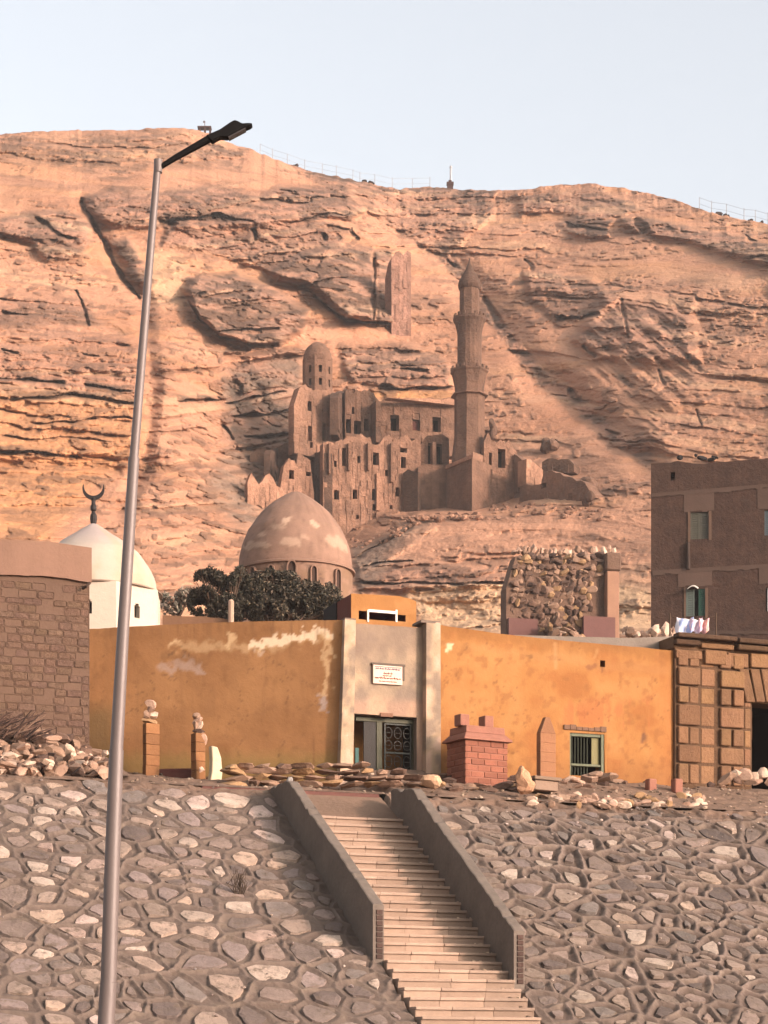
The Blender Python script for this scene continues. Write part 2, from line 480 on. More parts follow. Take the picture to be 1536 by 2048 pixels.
rock = np.maximum(rock, .55 * wild * (1 - sandy))
disp = disp - 1.4 * ledge * soft_
disp = disp + .42 * blocky * soft_ + .22 * fbm(XW / .45, ZW / .35, 65, 3) * (.3 + .7 * soft_)
# scree: soft undulation, rills running down
rill = fbm(XW / 1.8 + .8 * fbm(XW / 4, ZW / 4, 69, 3), ZW / 9, 66, 2)
disp = disp + (1 - soft_) * (.8 * fbm(XW / 12, ZW / 8, 67, 4) + .45 * rill)
disp = disp + 2.2 * fbm(XW / 26, ZW / 16, 68, 3)
n_b0 = fbm(XW / 2.2, ZW / .8, 82, 4)
spot = smooth(.55, .72, vnoise(XW / 1.0 + .9 * n_b0, ZW / .7 + .9 * blocky, 87)) * smooth(-.15, .4, fbm(XW / 7, ZW / 5, 88, 3)) * (1 - .8 * sandy)
disp = disp - .55 * spot
# boulders scattered on the scree
spot2 = smooth(.66, .76, vnoise(XW / .6 + .4 * n_b0, ZW / .45, 89)) * smooth(-.1, .3, fbm(XW / 9, ZW / 4, 90, 3))
disp = disp - .3 * spot2
# right-hand face: steep rotten joints
jm = region([(1200, 585), (1390, 620), (1400, 740), (1300, 900), (1200, 760), (1150, 690)], 20)
jn = fbm((XW + .45 * ZW) / 1.3, (ZW - .45 * XW) / 7, 70, 3)
disp = disp + jm * 1.5 * jn; dark = np.maximum(dark, jm * .8 * smooth(.1, .5, jn))
# saddle rubble
sm = region([(740, 395), (990, 392), (975, 450), (905, 520), (850, 500), (780, 455)], 14)
disp = disp + sm * .9 * fbm(XW / .9, ZW / .9, 71, 3)
for pts, w, dp in [
    ([(165, 405), (200, 470), (240, 545), (278, 598)], 8, 5), ([(330, 440), (400, 436), (440, 431), (508, 440)], 8, 5),
    ([(315, 447), (350, 446)], 12, 5), ([(375, 445), (455, 445)], 14, 2.0),
    ([(150, 582), (170, 620), (180, 648)], 4, 3), ([(20, 797), (130, 791), (272, 805)], 9, 2.6), ([(-20, 758), (60, 757), (130, 768)], 5, 3),
    ([(170, 772), (262, 785)], 7, 3), ([(-20, 903), (60, 905), (118, 911)], 7, 3.5), ([(140, 912), (150, 914)], 4, 2), ([(60, 842), (270, 838)], 3, 1.5), ([(0, 872), (230, 880)], 3, 1.2),
    ([(372, 600), (400, 640), (442, 672), (500, 694), (560, 692)], 7, 4), ([(380, 598), (412, 585)], 4, 2), ([(430, 662), (560, 655)], 6, 3),
    ([(625, 588), (655, 618), (690, 640), (782, 648)], 7, 4), ([(749, 520), (747, 640)], 6, 4), ([(600, 572), (700, 552)], 4, 1.5),
    ([(520, 398), (600, 408), (640, 396)], 6, 3), ([(555, 384), (600, 392)], 6, 3), ([(660, 390), (690, 400)], 9, 2.5), ([(550, 395), (570, 392)], 8, 3),
    ([(580, 445), (700, 425)], 4, 3), ([(505, 458), (509, 478)], 9, 6), ([(646, 470), (648, 478)], 8, 5),
    ([(648, 453), (702, 455)], 11, 4), ([(675, 470), (678, 476)], 7, 3), ([(700, 455), (712, 478)], 8, 3), ([(1272, 447), (1285, 458)], 15, 7),
    ([(1110, 635), (1160, 640), (1200, 628)], 7, 4), ([(1240, 600), (1256, 680)], 5, 2), ([(1165, 690), (1190, 712)], 7, 3), ([(895, 522), (915, 530)], 10, 5),
    ([(1490, 475), (1512, 490)], 14, 4), ([(705, 1115), (760, 1092), (830, 1050)], 5, 2.5), ([(720, 1135), (830, 1122)], 5, 2.5), ([(720, 1162), (800, 1168), (1012, 1168)], 5, 2.5),
    ([(750, 775), (902, 776)], 6, 3), ([(800, 738), (852, 741)], 6, 4), ([(450, 805), (500, 797), (570, 782)], 6, 4), ([(465, 835), (530, 828), (592, 818)], 8, 4),
    ([(490, 875), (592, 872)], 6, 3), ([(460, 765), (475, 780)], 14, 3), ([(560, 714), (620, 708)], 6, 3), ([(450, 855), (470, 880)], 9, 2),
    ([(355, 800), (390, 803), (440, 798)], 7, 3), ([(1390, 820), (1402, 850)], 5, 2), ([(1315, 740), (1330, 770)], 4, 2), ([(1050, 520), (1062, 535)], 8, 2),
    ([(70, 440), (125, 470), (160, 480)], 10, 2.5), ([(970, 600), (990, 640), (1000, 650)], 12, 2.5), ([(1130, 450), (1215, 462)], 9, 3), ([(1140, 780), (1160, 800)], 14, 3), ([(1210, 860), (1240, 872)], 12, 3), ([(0, 622), (55, 626)], 6, 2.5), ([(0, 700), (40, 706)], 4, 2), ([(160, 705), (200, 712)], 5, 2), ([(235, 690), (262, 698)], 6, 2), ([(830, 1180), (870, 1178)], 4, 1.5)]:
    crack(pts, w, dp, .55)
# outside the frame the slope goes on with the same character
fade = 1 - smooth(0, 1, np.clip(vv[:, None] * 0, 0, 1))
Yh = Yb + disp
Yh[0, :] -= 0
XH = (PX - 768) / F * Yh; ZH = CZ + (HY - PY) / F * Yh
# ground colours, with sunlight on the spur and shade under ledges painted in
sand = lin('#cf9c7e'); sand2 = lin('#bf8c6e'); yel = lin('#d59b66'); grey = lin('#958070'); brown = lin('#5f483a'); pink = lin('#c2917c'); cream = lin('#efc9a2')
c = sand[None, None] * np.ones(Yb.shape + (3,))
def blend(c, col, m): return c * (1 - m[..., None]) + col * m[..., None]
n_a = fbm(XW / 9, ZW / 4, 81, 4); n_b = fbm(XW / 2.2, ZW / .8, 82, 4)
c = blend(c, sand2, smooth(-.1, .5, n_a + .4 * n_b))
c = blend(c, yel, .3 * smooth(0, .6, fbm(XW / 14, ZW / 2.0, 83, 3)))
c = blend(c, pink, smooth(.5, 1, rock) * .55)
bedc = fbm(XW / 16, hh / .8, 84, 3)
c = blend(c, cream, .5 * smooth(.1, .6, bedc) * np.clip(rock + .2, 0, 1))
ym = region([(-80, 780), (282, 800), (290, 905), (200, 960), (90, 1090), (-80, 1080)], 30) * .85
for pts_, w_, k_ in [([(-60, 755), (60, 757), (130, 768)], 9, .7), ([(20, 793), (130, 789), (272, 802)], 11, .85), ([(170, 770), (262, 783)], 12, .8), ([(-60, 620), (60, 622), (190, 640)], 12, .6), ([(0, 700), (60, 706), (150, 700)], 8, .4),
                     ([(320, 405), (420, 398), (520, 402)], 12, .6), ([(330, 436), (400, 432), (508, 437)], 12, .8), ([(560, 385), (620, 392), (690, 392)], 16, .7), ([(580, 440), (700, 425)], 8, .6), ([(1050, 385), (1120, 398), (1200, 392), (1270, 410)], 12, .6),
                     ([(450, 660), (560, 655), (640, 640)], 10, .6), ([(800, 730), (852, 738)], 14, .7), ([(690, 700), (780, 692), (880, 715)], 12, .5), ([(960, 610), (990, 640), (1010, 660)], 12, .8), ([(1080, 580), (1180, 570), (1230, 590)], 9, .5), ([(1100, 632), (1200, 624)], 10, .7),
                     ([(100, 330), (160, 322), (240, 335)], 12, .5), ([(180, 290), (300, 282), (380, 290)], 14, .45), ([(430, 300), (490, 310)], 9, .6), ([(0, 290), (60, 285)], 14, .5), ([(1380, 560), (1500, 600)], 8, .3), ([(350, 795), (440, 798)], 8, .7), ([(340, 860), (420, 880)], 8, .3)]:
    yl = interp(wx, pts_); xs_ = [p[0] for p in pts_]
    m_ = (1 - smooth(w_ * .4, w_ * 1.1, np.abs(wy - yl))) * (wx > xs_[0]) * (wx < xs_[-1])
    c = blend(c, brown, k_ * m_ * (.35 + .65 * smooth(-.3, .3, n_b + blocky)))
c = blend(c, yel, ym * .75)
c = blend(c, grey, region([(440, 745), (610, 705), (610, 885), (585, 1060), (480, 1060), (400, 980), (455, 900)], 16) * (.45 + .4 * smooth(-.2, .3, n_b)))
c = blend(c, grey, region([(700, 1095), (850, 1035), (870, 1060), (720, 1190)], 10) * .8)
c = blend(c, cream, region([(820, 1175), (1015, 1165), (1300, 1120), (1300, 1262), (900, 1268), (845, 1240), (800, 1195)], 10) * .9)
c = blend(c, sand * 1.22, region([(840, 1050), (960, 1035), (1200, 1025), (1320, 960), (1320, 1180), (1030, 1150), (800, 1140), (770, 1110)], 16) * .7)  # spur brightened in its colour, standing in for sunlight on the slope
c = blend(c, yel * 1.12, region([(750, 778), (906, 780), (906, 800), (750, 800)], 5) * .8)
c = blend(c, cream, region([(300, 500), (370, 520), (372, 612), (305, 612)], 10) * .5)
vn = smooth(-.35, .35, n_b + .7 * blocky + .5 * (cellx - .5))
c = blend(c, grey * .75, np.clip(dark, 0, 1) * (.45 + .5 * vn) * .85)
c = blend(c, brown, np.clip(dark, 0, 1) ** 1.3 * vn * .9)
# hard beds weather grey-brown
c = blend(c, brown * 1.25, .55 * smooth(.25, .7, -(B - .5) * -1 * soft_ * (patch)) * smooth(.2, .7, rock) * smooth(-.2, .3, n_b))
c = blend(c, brown * 1.3, .5 * spot2)
c = blend(c, brown * 1.15, .5 * spot)
c = blend(c, brown * 1.5, .55 * smooth(.55, .95, 1 - B) * (.35 + .65 * soft_) * smooth(-.25, .25, fbm(XW / 6, hh / .9, 91, 3)))  # soft beds banded darker, with shade under the ledges painted in
c = blend(c, brown * 1.3, .35 * smooth(.15, .5, fbm(XW / 3.2, ZW / 1.0, 86, 4)) )
hill_mat = mat('sandstone_and_scree', (1, 1, 1), .10, .35, .5, 1.6, .95, attr=True, bdist=.25)
Vh = np.stack([XH, Yh, ZH], -1)
# plateau behind the ridge and a buried toe below
plat = []
for k, (dy, dz) in enumerate([(3, -.2), (12, 0.5), (60, 4), (400, 6)]):
    p = Vh[-1].copy(); p[:, 1] += dy; p[:, 2] += dz - 1.5 * (k == 3); plat.append(p)
Vall = np.concatenate([Vh, np.array(plat)], 0)
c = c * np.array([.56, .525, .49])
Call = np.concatenate([c, np.repeat(c[-1:], 4, 0)], 0)
hill = np_mesh('hillside', Vall.reshape(-1, 3), grid_faces(NV + 4, NX), hill_mat, None, Call.reshape(-1, 3), True, 'structure')
tag(hill, 'bare sandy hillside with layered rock ledges and outcrops behind the mosque')

def hillY(px, py):
    """depth of the hillside at a photo pixel"""
    j = int(np.argmin(abs(cols - px))); col = PY[:, j]
    i = int(np.argmin(abs(col - py)))
    return float(Yh[i, j])
# ------------------------------------------------------------------ setting: ground, terrace, embankment
SF = Frame((-0.70, 44.0, 7.2), R(20))     # u along the lip, d into the hill (negative = down the slope)
SL = .614
dirt = mat('dry_dirt', lin('#8f7360') * .56, .25, .8, .6, 9, attr=True, bdist=.05)
me = MB()
me.add([(-1500, -500, 0), (1500, -500, 0), (1500, 1500, 0), (-1500, 1500, 0)], [(0, 1, 2, 3)])
g = me.build('ground', mat('dusty_ground', lin('#7d6a5a'), .2, .3, .3, 6), None, 'structure')
tag(g, 'dusty ground at the foot of the stone embankment')

def terrace_h(u, d):
    k = np.where(u > 1.2, .30, .175)
    k = k * 1.0
    h = np.minimum(np.maximum(d, 0) * k, np.where(u > 1.2, .92, .85))
    h = h + np.maximum(d - 7, 0) * .215
    h = h + (.07 * fbm(u / .9, d / .7, 101, 4) + .03 * fbm(u / .2, d / .2, 102, 3)) * smooth(0, .5, d)
    return 7.2 + h
us = np.concatenate([np.linspace(-90, -12, 14), np.linspace(-11.9, 13, 420), np.linspace(14, 90, 14)])
ds = np.concatenate([np.linspace(.0, 6, 110), np.linspace(6.5, 118, 34)])
U, D = np.meshgrid(us, ds)
Z = terrace_h(U, D) + .006
P3 = np.stack([SF.o.x + SF.ex.x * U + SF.ey.x * D, SF.o.y + SF.ex.y * U + SF.ey.y * D, Z], -1)
cc = np.ones(U.shape + (3,)) * (1 + .18 * fbm(U / .5, D / .4, 103, 4))[..., None]
pebble = smooth(.62, .72, vnoise(U / .09, D / .12, 104))[..., None]
cc = cc * (1 - .5 * pebble) + np.array([1.6, 1.55, 1.5]) * pebble * .5
t = np_mesh('terrace', P3.reshape(-1, 3), grid_faces(len(ds), len(us)), dirt, None, cc.reshape(-1, 3), True, 'structure')
tag(t, 'strip of bare dirt between the embankment and the painted walls')

# voronoi seeds in slope coordinates (u, s) with s measured along the slope
SC = math.sqrt(1 + SL * SL)
rs = np.random.RandomState(11)
CU, CS = .48, .40
seeds = []; sid = {}
for i in range(-25, 30):
    for j in range(-3, 31):
        if rs.rand() < .10 + .55 * float(smooth(.35, .75, vnoise(np.array([i / 2.3]), np.array([j / 2.3]), 109))[0]): continue
        seeds.append(((i + .5 + rs.uniform(-.46, .46)) * CU, (j + .5 + rs.uniform(-.46, .46)) * CS))
        sid[(i, j)] = len(seeds) - 1
seeds = np.array(seeds)
stair_u0, stair_u1 = -1.64, .87
def near_seeds(u, s):
    """distances to nearest and second nearest seed for arrays"""
    d1 = np.full(u.shape, 9.0); d2 = np.full(u.shape, 9.0); i1 = np.zeros(u.shape, int); i2 = np.zeros(u.shape, int)
    gi = np.floor(u / CU).astype(int); gj = np.floor(s / CS).astype(int)
    lut = np.full((80, 60), -1)
    for (i, j), k in sid.items(): lut[i + 35, j + 10] = k
    for a in range(-3, 4):
        for b in range(-3, 4):
            k = lut[np.clip(gi + a + 35, 0, 79), np.clip(gj + b + 10, 0, 59)]
            d = np.where(k >= 0, np.hypot(u - seeds[k, 0], s - seeds[k, 1]), 9)
            m1 = d < d1; m2 = (d < d2) & ~m1
            d2 = np.where(m1, d1, np.where(m2, d, d2)); i2 = np.where(m1, i1, np.where(m2, k, i2))
            d1 = np.where(m1, d, d1); i1 = np.where(m1, k, i1)
    # distance to the shared edge
    sep = np.hypot(seeds[i1, 0] - seeds[i2, 0], seeds[i1, 1] - seeds[i2, 1]) + 1e-6
    return (d2 * d2 - d1 * d1) / (2 * sep), i1
us = np.linspace(-11.5, 13.2, 950); ss = np.linspace(-.012, 11.6, 430)
U, S_ = np.meshgrid(us, ss)
Uw = U + .07 * fbm(U / .35, S_ / .35, 111, 3); Sw = S_ + .07 * fbm(U / .35, S_ / .35, 112, 3)
E, I1 = near_seeds(Uw, Sw)
right = smooth(.6, 3.0, U)
ridge_amt = (.35 + .65 * smooth(-.2, .2, fbm(U / 1.2, S_ / 1.2, 113, 3)))
rw = .022 + .012 * fbm(U / .6, S_ / .6, 114, 2)
top_edge = 1 - smooth(.15, .7, S_ + .25 * fbm(U / .6, S_ / .6, 119, 2))
rid = np.exp(-(E / rw) ** 2) * ridge_amt * (1 - top_edge)
sink = smooth(.03, .12, E) * (.02 + .03 * right)
H = .05 * rid - .28 * ((U > -1.5) & (U < .78)) - sink + .018 * fbm(U / .12, S_ / .12, 115, 4) + .03 * fbm(U / .9, S_ / .9, 116, 3) + .05 * top_edge * (fbm(U / .2, S_ / .2, 117, 3)) * smooth(0, .15, S_)
nz = 1 / SC; nd = -SL / SC
Dd = -S_ / SC
P3 = np.stack([SF.o.x + SF.ex.x * U + SF.ey.x * (Dd + H * nd), SF.o.y + SF.ex.y * U + SF.ey.y * (Dd + H * nd), 7.2 + SL * Dd + H * nz], -1)
mort = lin('#7e6c61'); mort2 = lin('#a08c80'); dk = lin('#5e4d43'); drt = lin('#8c705e')
def bl(c, col, m): return c * (1 - m[..., None]) + col * m[..., None]
cc = np.ones(U.shape + (3,)) * mort
cc = bl(cc, mort2, np.clip(rid * (.5 + .5 * right), 0, 1))
cc = bl(cc, dk, np.clip(smooth(.04, .1, E) * (.15 + .55 * right), 0, 1))
cc = bl(cc, drt, top_edge * .8)
cc = bl(cc, lin('#a4907c'), .25 * smooth(.1, .5, fbm(U / .25, S_ / .25, 118, 4)))
mortar = mat('mortar', (.54, .525, .51), .22, 1.3, .6, 14, attr=True, bdist=.03)
keep = None
bank = np_mesh('embankment', P3.reshape(-1, 3), grid_faces(len(ss), len(us)), mortar, None, cc.reshape(-1, 3), True, 'structure')
tag(bank, 'sloping embankment of irregular stones set in raised mortar either side of the stairs')
ROOTS[bank.name] = Vector((0, 0, 0))
mb = MB(); mb.cur = tuple(mort)
q = [(-90, -11.9), (90, -11.9), (90, -.2), (-90, -.2)]
mb.add([SF.p(u, d, SL * d - .14) for u, d in q], [(0, 1, 2, 3)])
side = mb.build('embankment_side', mortar, None, 'structure')
tag(side, 'mortared slope going on beyond the stones')

# the stones: voronoi cells pulled in from their edges
stone_cols = [lin(c) for c in ('#a3908a', '#8f7e76', '#b09a8c', '#bfa696', '#9a867c', '#80706a', '#a8938a', '#94867f', '#b59c90')]
light_cols = [lin(c) for c in ('#dcc6b6', '#d2bcac', '#dcc2b6', '#d0b4a0')]
stone_mat = mat('embankment_stone', (1, 1, 1), .34, 3.4, .7, 18, attr=True, bdist=.03, dark=lin('#84705f') * .5)
def clip_poly(poly, a, b, c):
    out = []
    for i in range(len(poly)):
        p, q_ = poly[i], poly[(i + 1) % len(poly)]
        fp = a * p[0] + b * p[1] - c; fq = a * q_[0] + b * q_[1] - c
        if fp <= 0: out.append(p)
        if (fp < 0) != (fq < 0):
            t_ = fp / (fp - fq); out.append((p[0] + t_ * (q_[0] - p[0]), p[1] + t_ * (q_[1] - p[1])))
    return out
cells = []
sl = [tuple(p) for p in seeds]
for k, (su, s0) in enumerate(sl):
    poly = [(su - 1.2, s0 - 1.2), (su + 1.2, s0 - 1.2), (su + 1.2, s0 + 1.2), (su - 1.2, s0 + 1.2)]
    inset = rnd.uniform(.022, .05) if su < .5 else rnd.uniform(.03, .07)
    for m_, (ou, os_) in enumerate(sl):
        if m_ == k: continue
        du, dv = ou - su, os_ - s0
        L_ = math.hypot(du, dv)
        if L_ > 1.7: continue
        poly = clip_poly(poly, du / L_, dv / L_, (du * (su + ou) / 2 + dv * (s0 + os_) / 2) / L_ - inset)
        if len(poly) < 3: break
    if len(poly) < 3: continue
    cu = sum(p[0] for p in poly) / len(poly); cs = sum(p[1] for p in poly) / len(poly)
    if cs < .28 or cs > 11.4 or cu < -11.2 or cu > 13: continue
    lim = SF.px(cu, -cs / SC, -SL * cs / SC)
    if stair_u0 - .05 < cu < stair_u1 + .05 and cs > -1: continue
    # keep clear of the stair walls
    poly = [(min(p[0], stair_u0 - .04) if cu < 0 else max(p[0], stair_u1 + .04), p[1]) for p in poly]
    area = abs(sum(poly[i][0] * poly[(i + 1) % len(poly)][1] - poly[(i + 1) % len(poly)][0] * poly[i][1] for i in range(len(poly)))) / 2
    if area < .006: continue
    vis = -60 < lim[0] < 1596 and lim[1] < 2110
    cells.append((poly, cu, cs, area, vis, lim[0]))
def stone_geo(poly, cu, cs, seed):
    rr = random.Random(seed)
    # round the outline: points at fixed angles between centre and edge
    n = 11; ring = []
    for i in range(n):
        a = 2 * math.pi * (i + rr.uniform(-.25, .25)) / n
        dx, dy = math.cos(a), math.sin(a); best = 9
        for j in range(len(poly)):
            ax, ay = poly[j]; bx, by = poly[(j + 1) % len(poly)]
            den = dx * (by - ay) - dy * (bx - ax)
            if abs(den) < 1e-9: continue
            t_ = ((ax - cu) * (by - ay) - (ay - cs) * (bx - ax)) / den
            s_ = ((ax - cu) * dy - (ay - cs) * dx) / den
            if t_ > 0 and -1e-6 <= s_ <= 1 + 1e-6: best = min(best, t_)
        if best > 2: best = .1
        ring.append((dx, dy, best))
    av = sum(r_[2] for r_ in ring) / n
    ring = [(dx, dy, min(b_, av * 1.5) * rr.uniform(.80, 1.0)) for dx, dy, b_ in ring]
    smear = rr.uniform(.78, 1.0) if cu < .5 else rr.uniform(.55, 1.0)   # part of the stone covered by mortar
    h = rr.uniform(.008, .032) if cu < .5 else rr.uniform(-.01, .025)
    tx, ty = rr.uniform(-.12, .12), rr.uniform(-.12, .12)
    vs = []
    def P_(u, s, hh_):
        d_ = -s / SC
        return SF.p(u, d_ + hh_ * nd, SL * d_ + hh_ * nz)
    for k_, (f, hf) in enumerate(((1.0, -.05), (.93, h * .8), (.6, h * 1.1))):
        for dx, dy, b_ in ring:
            r_ = b_ * f * smear
            j_ = rr.uniform(-.006, .006) if k_ else 0
            vs.append(P_(cu + dx * r_, cs + dy * r_, hf + (tx * dx + ty * dy) * r_ * .5 + j_))
    vs.append(P_(cu, cs, h * 1.1))
    fs = []
    for k_ in range(2):
        for i in range(n):
            fs.append((k_ * n + i, k_ * n + (i + 1) % n, (k_ + 1) * n + (i + 1) % n, (k_ + 1) * n + i))
    for i in range(n): fs.append((2 * n + i, 2 * n + (i + 1) % n, 3 * n))
    return vs, fs
visible = sorted([c_ for c_ in cells if c_[4]], key=lambda c_: -c_[3])
big = set(id(c_) for c_ in visible[:300])
rest = MB()
for k, c_ in enumerate(cells):
    poly, cu, cs, area, vis, px_ = c_
    pl = .22 if cu < .5 else .12
    col = rnd.choice(light_cols) if rnd.random() < pl * (1.4 if cs < 3.5 else .6) else rnd.choice(stone_cols)
    col = col * rnd.uniform(.85, 1.1) * np.array([1.0, .965, .92]) * (.56 if cu < .5 else .47)
    if cu > .5: col = col * np.array([.95, .97, .97])
    vs, fs = stone_geo(poly, cu, cs, k)
    if id(c_) in big:
        m_ = MB(); m_.cur = tuple(col); m_.add(vs, fs); m_.build('stone', stone_mat, bank)
    else:
        rest.cur = tuple(col); rest.add(vs, fs)
tag(rest.build('small_stones', stone_mat, bank, 'stuff'))
# pebbles and debris caught on the slope
mb = MB()
for k in range(240):
    u = rnd.uniform(-9.5, 11); s_ = abs(rnd.gauss(0, 1.0)) if rnd.random() < .6 else rnd.uniform(0, 9)
    if stair_u0 < u < stair_u1: continue
    r_ = rnd.uniform(.015, .05); d_ = -s_ / SC
    mb.cur = tuple(rnd.choice(light_cols + stone_cols) * .65)
    mb.rock(SF.p(u, d_, SL * d_ + .03), (r_, r_ * .8, r_ * .7), k)
mb.build('slope_pebbles', stone_mat, bank, 'stuff')

# ------------------------------------------------------------------ staircase
st = thing('staircase', SF.p(-.4, -6, -3.7), 'long flight of dusty cream steps between two sloping concrete parapets', 'staircase')
step_mat = mat('dusty_step', lin('#c0a490') * .62, .16, 2.5, .4, 18, attr=True, bdist=.015)
conc = mat('cement_render', lin('#786a5f') * .68, .26, 1.6, .4, 10, attr=True, bdist=.02)
mb = MB(); mb.cur = (1.12, 1.12, 1.1)
mb.add([SF.p(u, d, w) for u, d, w in [(-1.45, -1.05, -.60), (.68, -1.05, -.60), (.68, .02, -.06), (-1.45, .02, -.06), (-1.45, -1.05, -1.2), (.68, -1.05, -1.2), (.68, .02, -1.2), (-1.45, .02, -1.2)]],
       [(0, 1, 2, 3), (4, 5, 1, 0)])
mb.build('landing', dirt, st)
NS = 39
for i in range(NS):
    d0 = -1.0 - .272 * i; w = SL * d0 - .02
    rr = random.Random(i + 50)
    m_ = MB(); 
    # tread in a few lengths so that joints and chipped ends show
    cuts = [-1.45]
    while cuts[-1] < .2: cuts.append(cuts[-1] + rr.uniform(.5, 1.0))
    cuts[-1] = .68
    for a_, b_ in zip(cuts[:-1], cuts[1:]):
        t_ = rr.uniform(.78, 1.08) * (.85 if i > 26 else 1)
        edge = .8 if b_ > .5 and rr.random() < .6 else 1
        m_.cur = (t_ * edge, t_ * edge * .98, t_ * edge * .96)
        o_ = rr.uniform(-.008, .008)
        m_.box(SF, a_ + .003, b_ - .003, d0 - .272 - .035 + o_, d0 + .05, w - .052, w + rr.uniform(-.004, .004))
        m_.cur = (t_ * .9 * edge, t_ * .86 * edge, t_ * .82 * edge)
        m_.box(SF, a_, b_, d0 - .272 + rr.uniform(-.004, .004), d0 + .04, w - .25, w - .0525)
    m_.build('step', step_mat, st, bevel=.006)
def parapet(u0, u1, prof):
    """prof: list of (s, top) along the slope"""
    m_ = MB(); m_.cur = (1, 1, 1)
    fine = []
    for (s0, t0), (s1, t1) in zip(prof[:-1], prof[1:]):
        n = max(1, int((s1 - s0) / .12))
        for k in range(n): fine.append((s0 + (s1 - s0) * k / n, t0 + (t1 - t0) * k / n))
    fine.append(prof[-1])
    rr = random.Random(int(u0 * 100))
    vs = []; cols_ = []
    for k, (s, t_) in enumerate(fine):
        j = rr.uniform(-.022, .012) - (.04 if rr.random() < .06 else 0); b_ = -SL * s - .5
        vs += [SF.p(u0, -s, b_), SF.p(u0, -s, t_ - .012 + j), SF.p(u0 + .02, -s, t_ + j), SF.p(u1 - .02, -s, t_ + j * .5 - .005), SF.p(u1, -s, t_ - .02), SF.p(u1, -s, b_)]
    n = 6; fs = []
    for k in range(len(fine) - 1):
        for q_ in range(5): fs.append((k * n + q_, k * n + q_ + 1, (k + 1) * n + q_ + 1, (k + 1) * n + q_))
    fs.append(tuple(range(n))); fs.append(tuple((len(fine) - 1) * n + q_ for q_ in range(n)))
    m_.add(vs, fs)
    return m_.build('parapet', conc, st)
p1 = parapet(-1.64, -1.44, [(-.05, -.02), (.25, .03), (1.2, .02), (6.0, -2.68)])
p2 = parapet(.67, .87, [(.62, .02), (1.75, -.08), (6.7, -3.12)])
# broken brick cores at the lower ends and the knob at the top of the left parapet
brk = mat('old_brick', lin('#6a5046') * .5, .2, 6, .4, 30, attr=True)
for u0, s0, z0 in ((-1.615, 6.0, -3.68), (.695, 6.7, -4.1)):
    for k in range(9):
        m_ = MB(); m_.cur = (rnd.uniform(.6, 1),) * 3
        m_.box(SF, u0 + .035, u0 + .15, -s0 - .02, -s0 + .05, z0 + .06 + k * .095, z0 + .14 + k * .095)
        m_.build('brick', brk, st, bevel=.006)
kn = MB(); kn.cur = (.25, .22, .2)
kn.rock(SF.p(-1.5, -.85, .06), (.07, .06, .09), 5, sub=2); kn.build('stone', stone_mat, bank)
# rusty edge beam along the lip
mb = MB(); mb.cur = (1, 1, 1)
mb.box(SF, -3.0, .64, .0, .10, -.085, .0)
tag(mb.build('edge_beam', mat('rusty_steel', lin('#5a3830'), .2, 4, .3, 30, .8), None), 'long rusty beam lying along the lip above the stair landing', 'beam')
# litter and dirt on the right ends of the steps
mb = MB()
for k in range(90):
    s = rnd.uniform(1.0, 8.6); d0 = -s; i = math.floor((s - 1.0) / .272); w = SL * (-1.0 - .272 * i) - .02
    u = .66 - abs(rnd.gauss(0, .13)); r_ = rnd.uniform(.015, .045)
    if 6.0 < s < 6.6 and rnd.random() < .7: u = rnd.uniform(.1, .6); r_ = rnd.uniform(.03, .06)
    mb.cur = tuple(rnd.choice([lin('#6e5b4c'), lin('#8f7763'), lin('#a89078'), lin('#5c4a3d')]))
    mb.rock(SF.p(u, d0, w + r_ * .3), (r_, r_, r_ * .6), k)
tag(mb.build('step_debris', stone_mat, None, 'stuff'), 'small stones and dirt gathered on the right ends of the steps')

def ground_hit(px, py):
    """where the line of sight through a photo pixel meets the slope or the terrace"""
    r = Vector(((px - 768) / F, 1, (HY - py) / F)); Y = 33.0
    while Y < 60:
        q = Vector((0, 0, CZ)) + r * Y - SF.o
        u = q.dot(SF.ex); d = q.dot(SF.ey)
        h = SL * d if d < 0 else float(terrace_h(np.array([u]), np.array([d]))[0]) - 7.2
        if q.z <= h: return q + SF.o
        Y += .04
    return Vector((0, 0, CZ)) + r * 45
mb = MB()
rp = random.Random(91)
for k in range(900):
    u = rp.uniform(-10, 11); d = rp.uniform(.05, 3.5 if u > 1 else 5) ; z_ = float(terrace_h(np.array([u]), np.array([d]))[0])
    r_ = rp.uniform(.012, .05) * (1.6 if rp.random() < .1 else 1)
    mb.cur = tuple(rp.choice([lin('#6e5b4c'), lin('#8f7763'), lin('#a89078'), lin('#5c4a3d'), lin('#c8ac94')]) * .6)
    mb.rock(SF.p(u, d, z_ - 7.2 + r_ * .3), (r_, r_, r_ * .7), k)
tag(mb.build('terrace_gravel', stone_mat, None, 'stuff'), 'loose gravel strewn over the dirt strip')
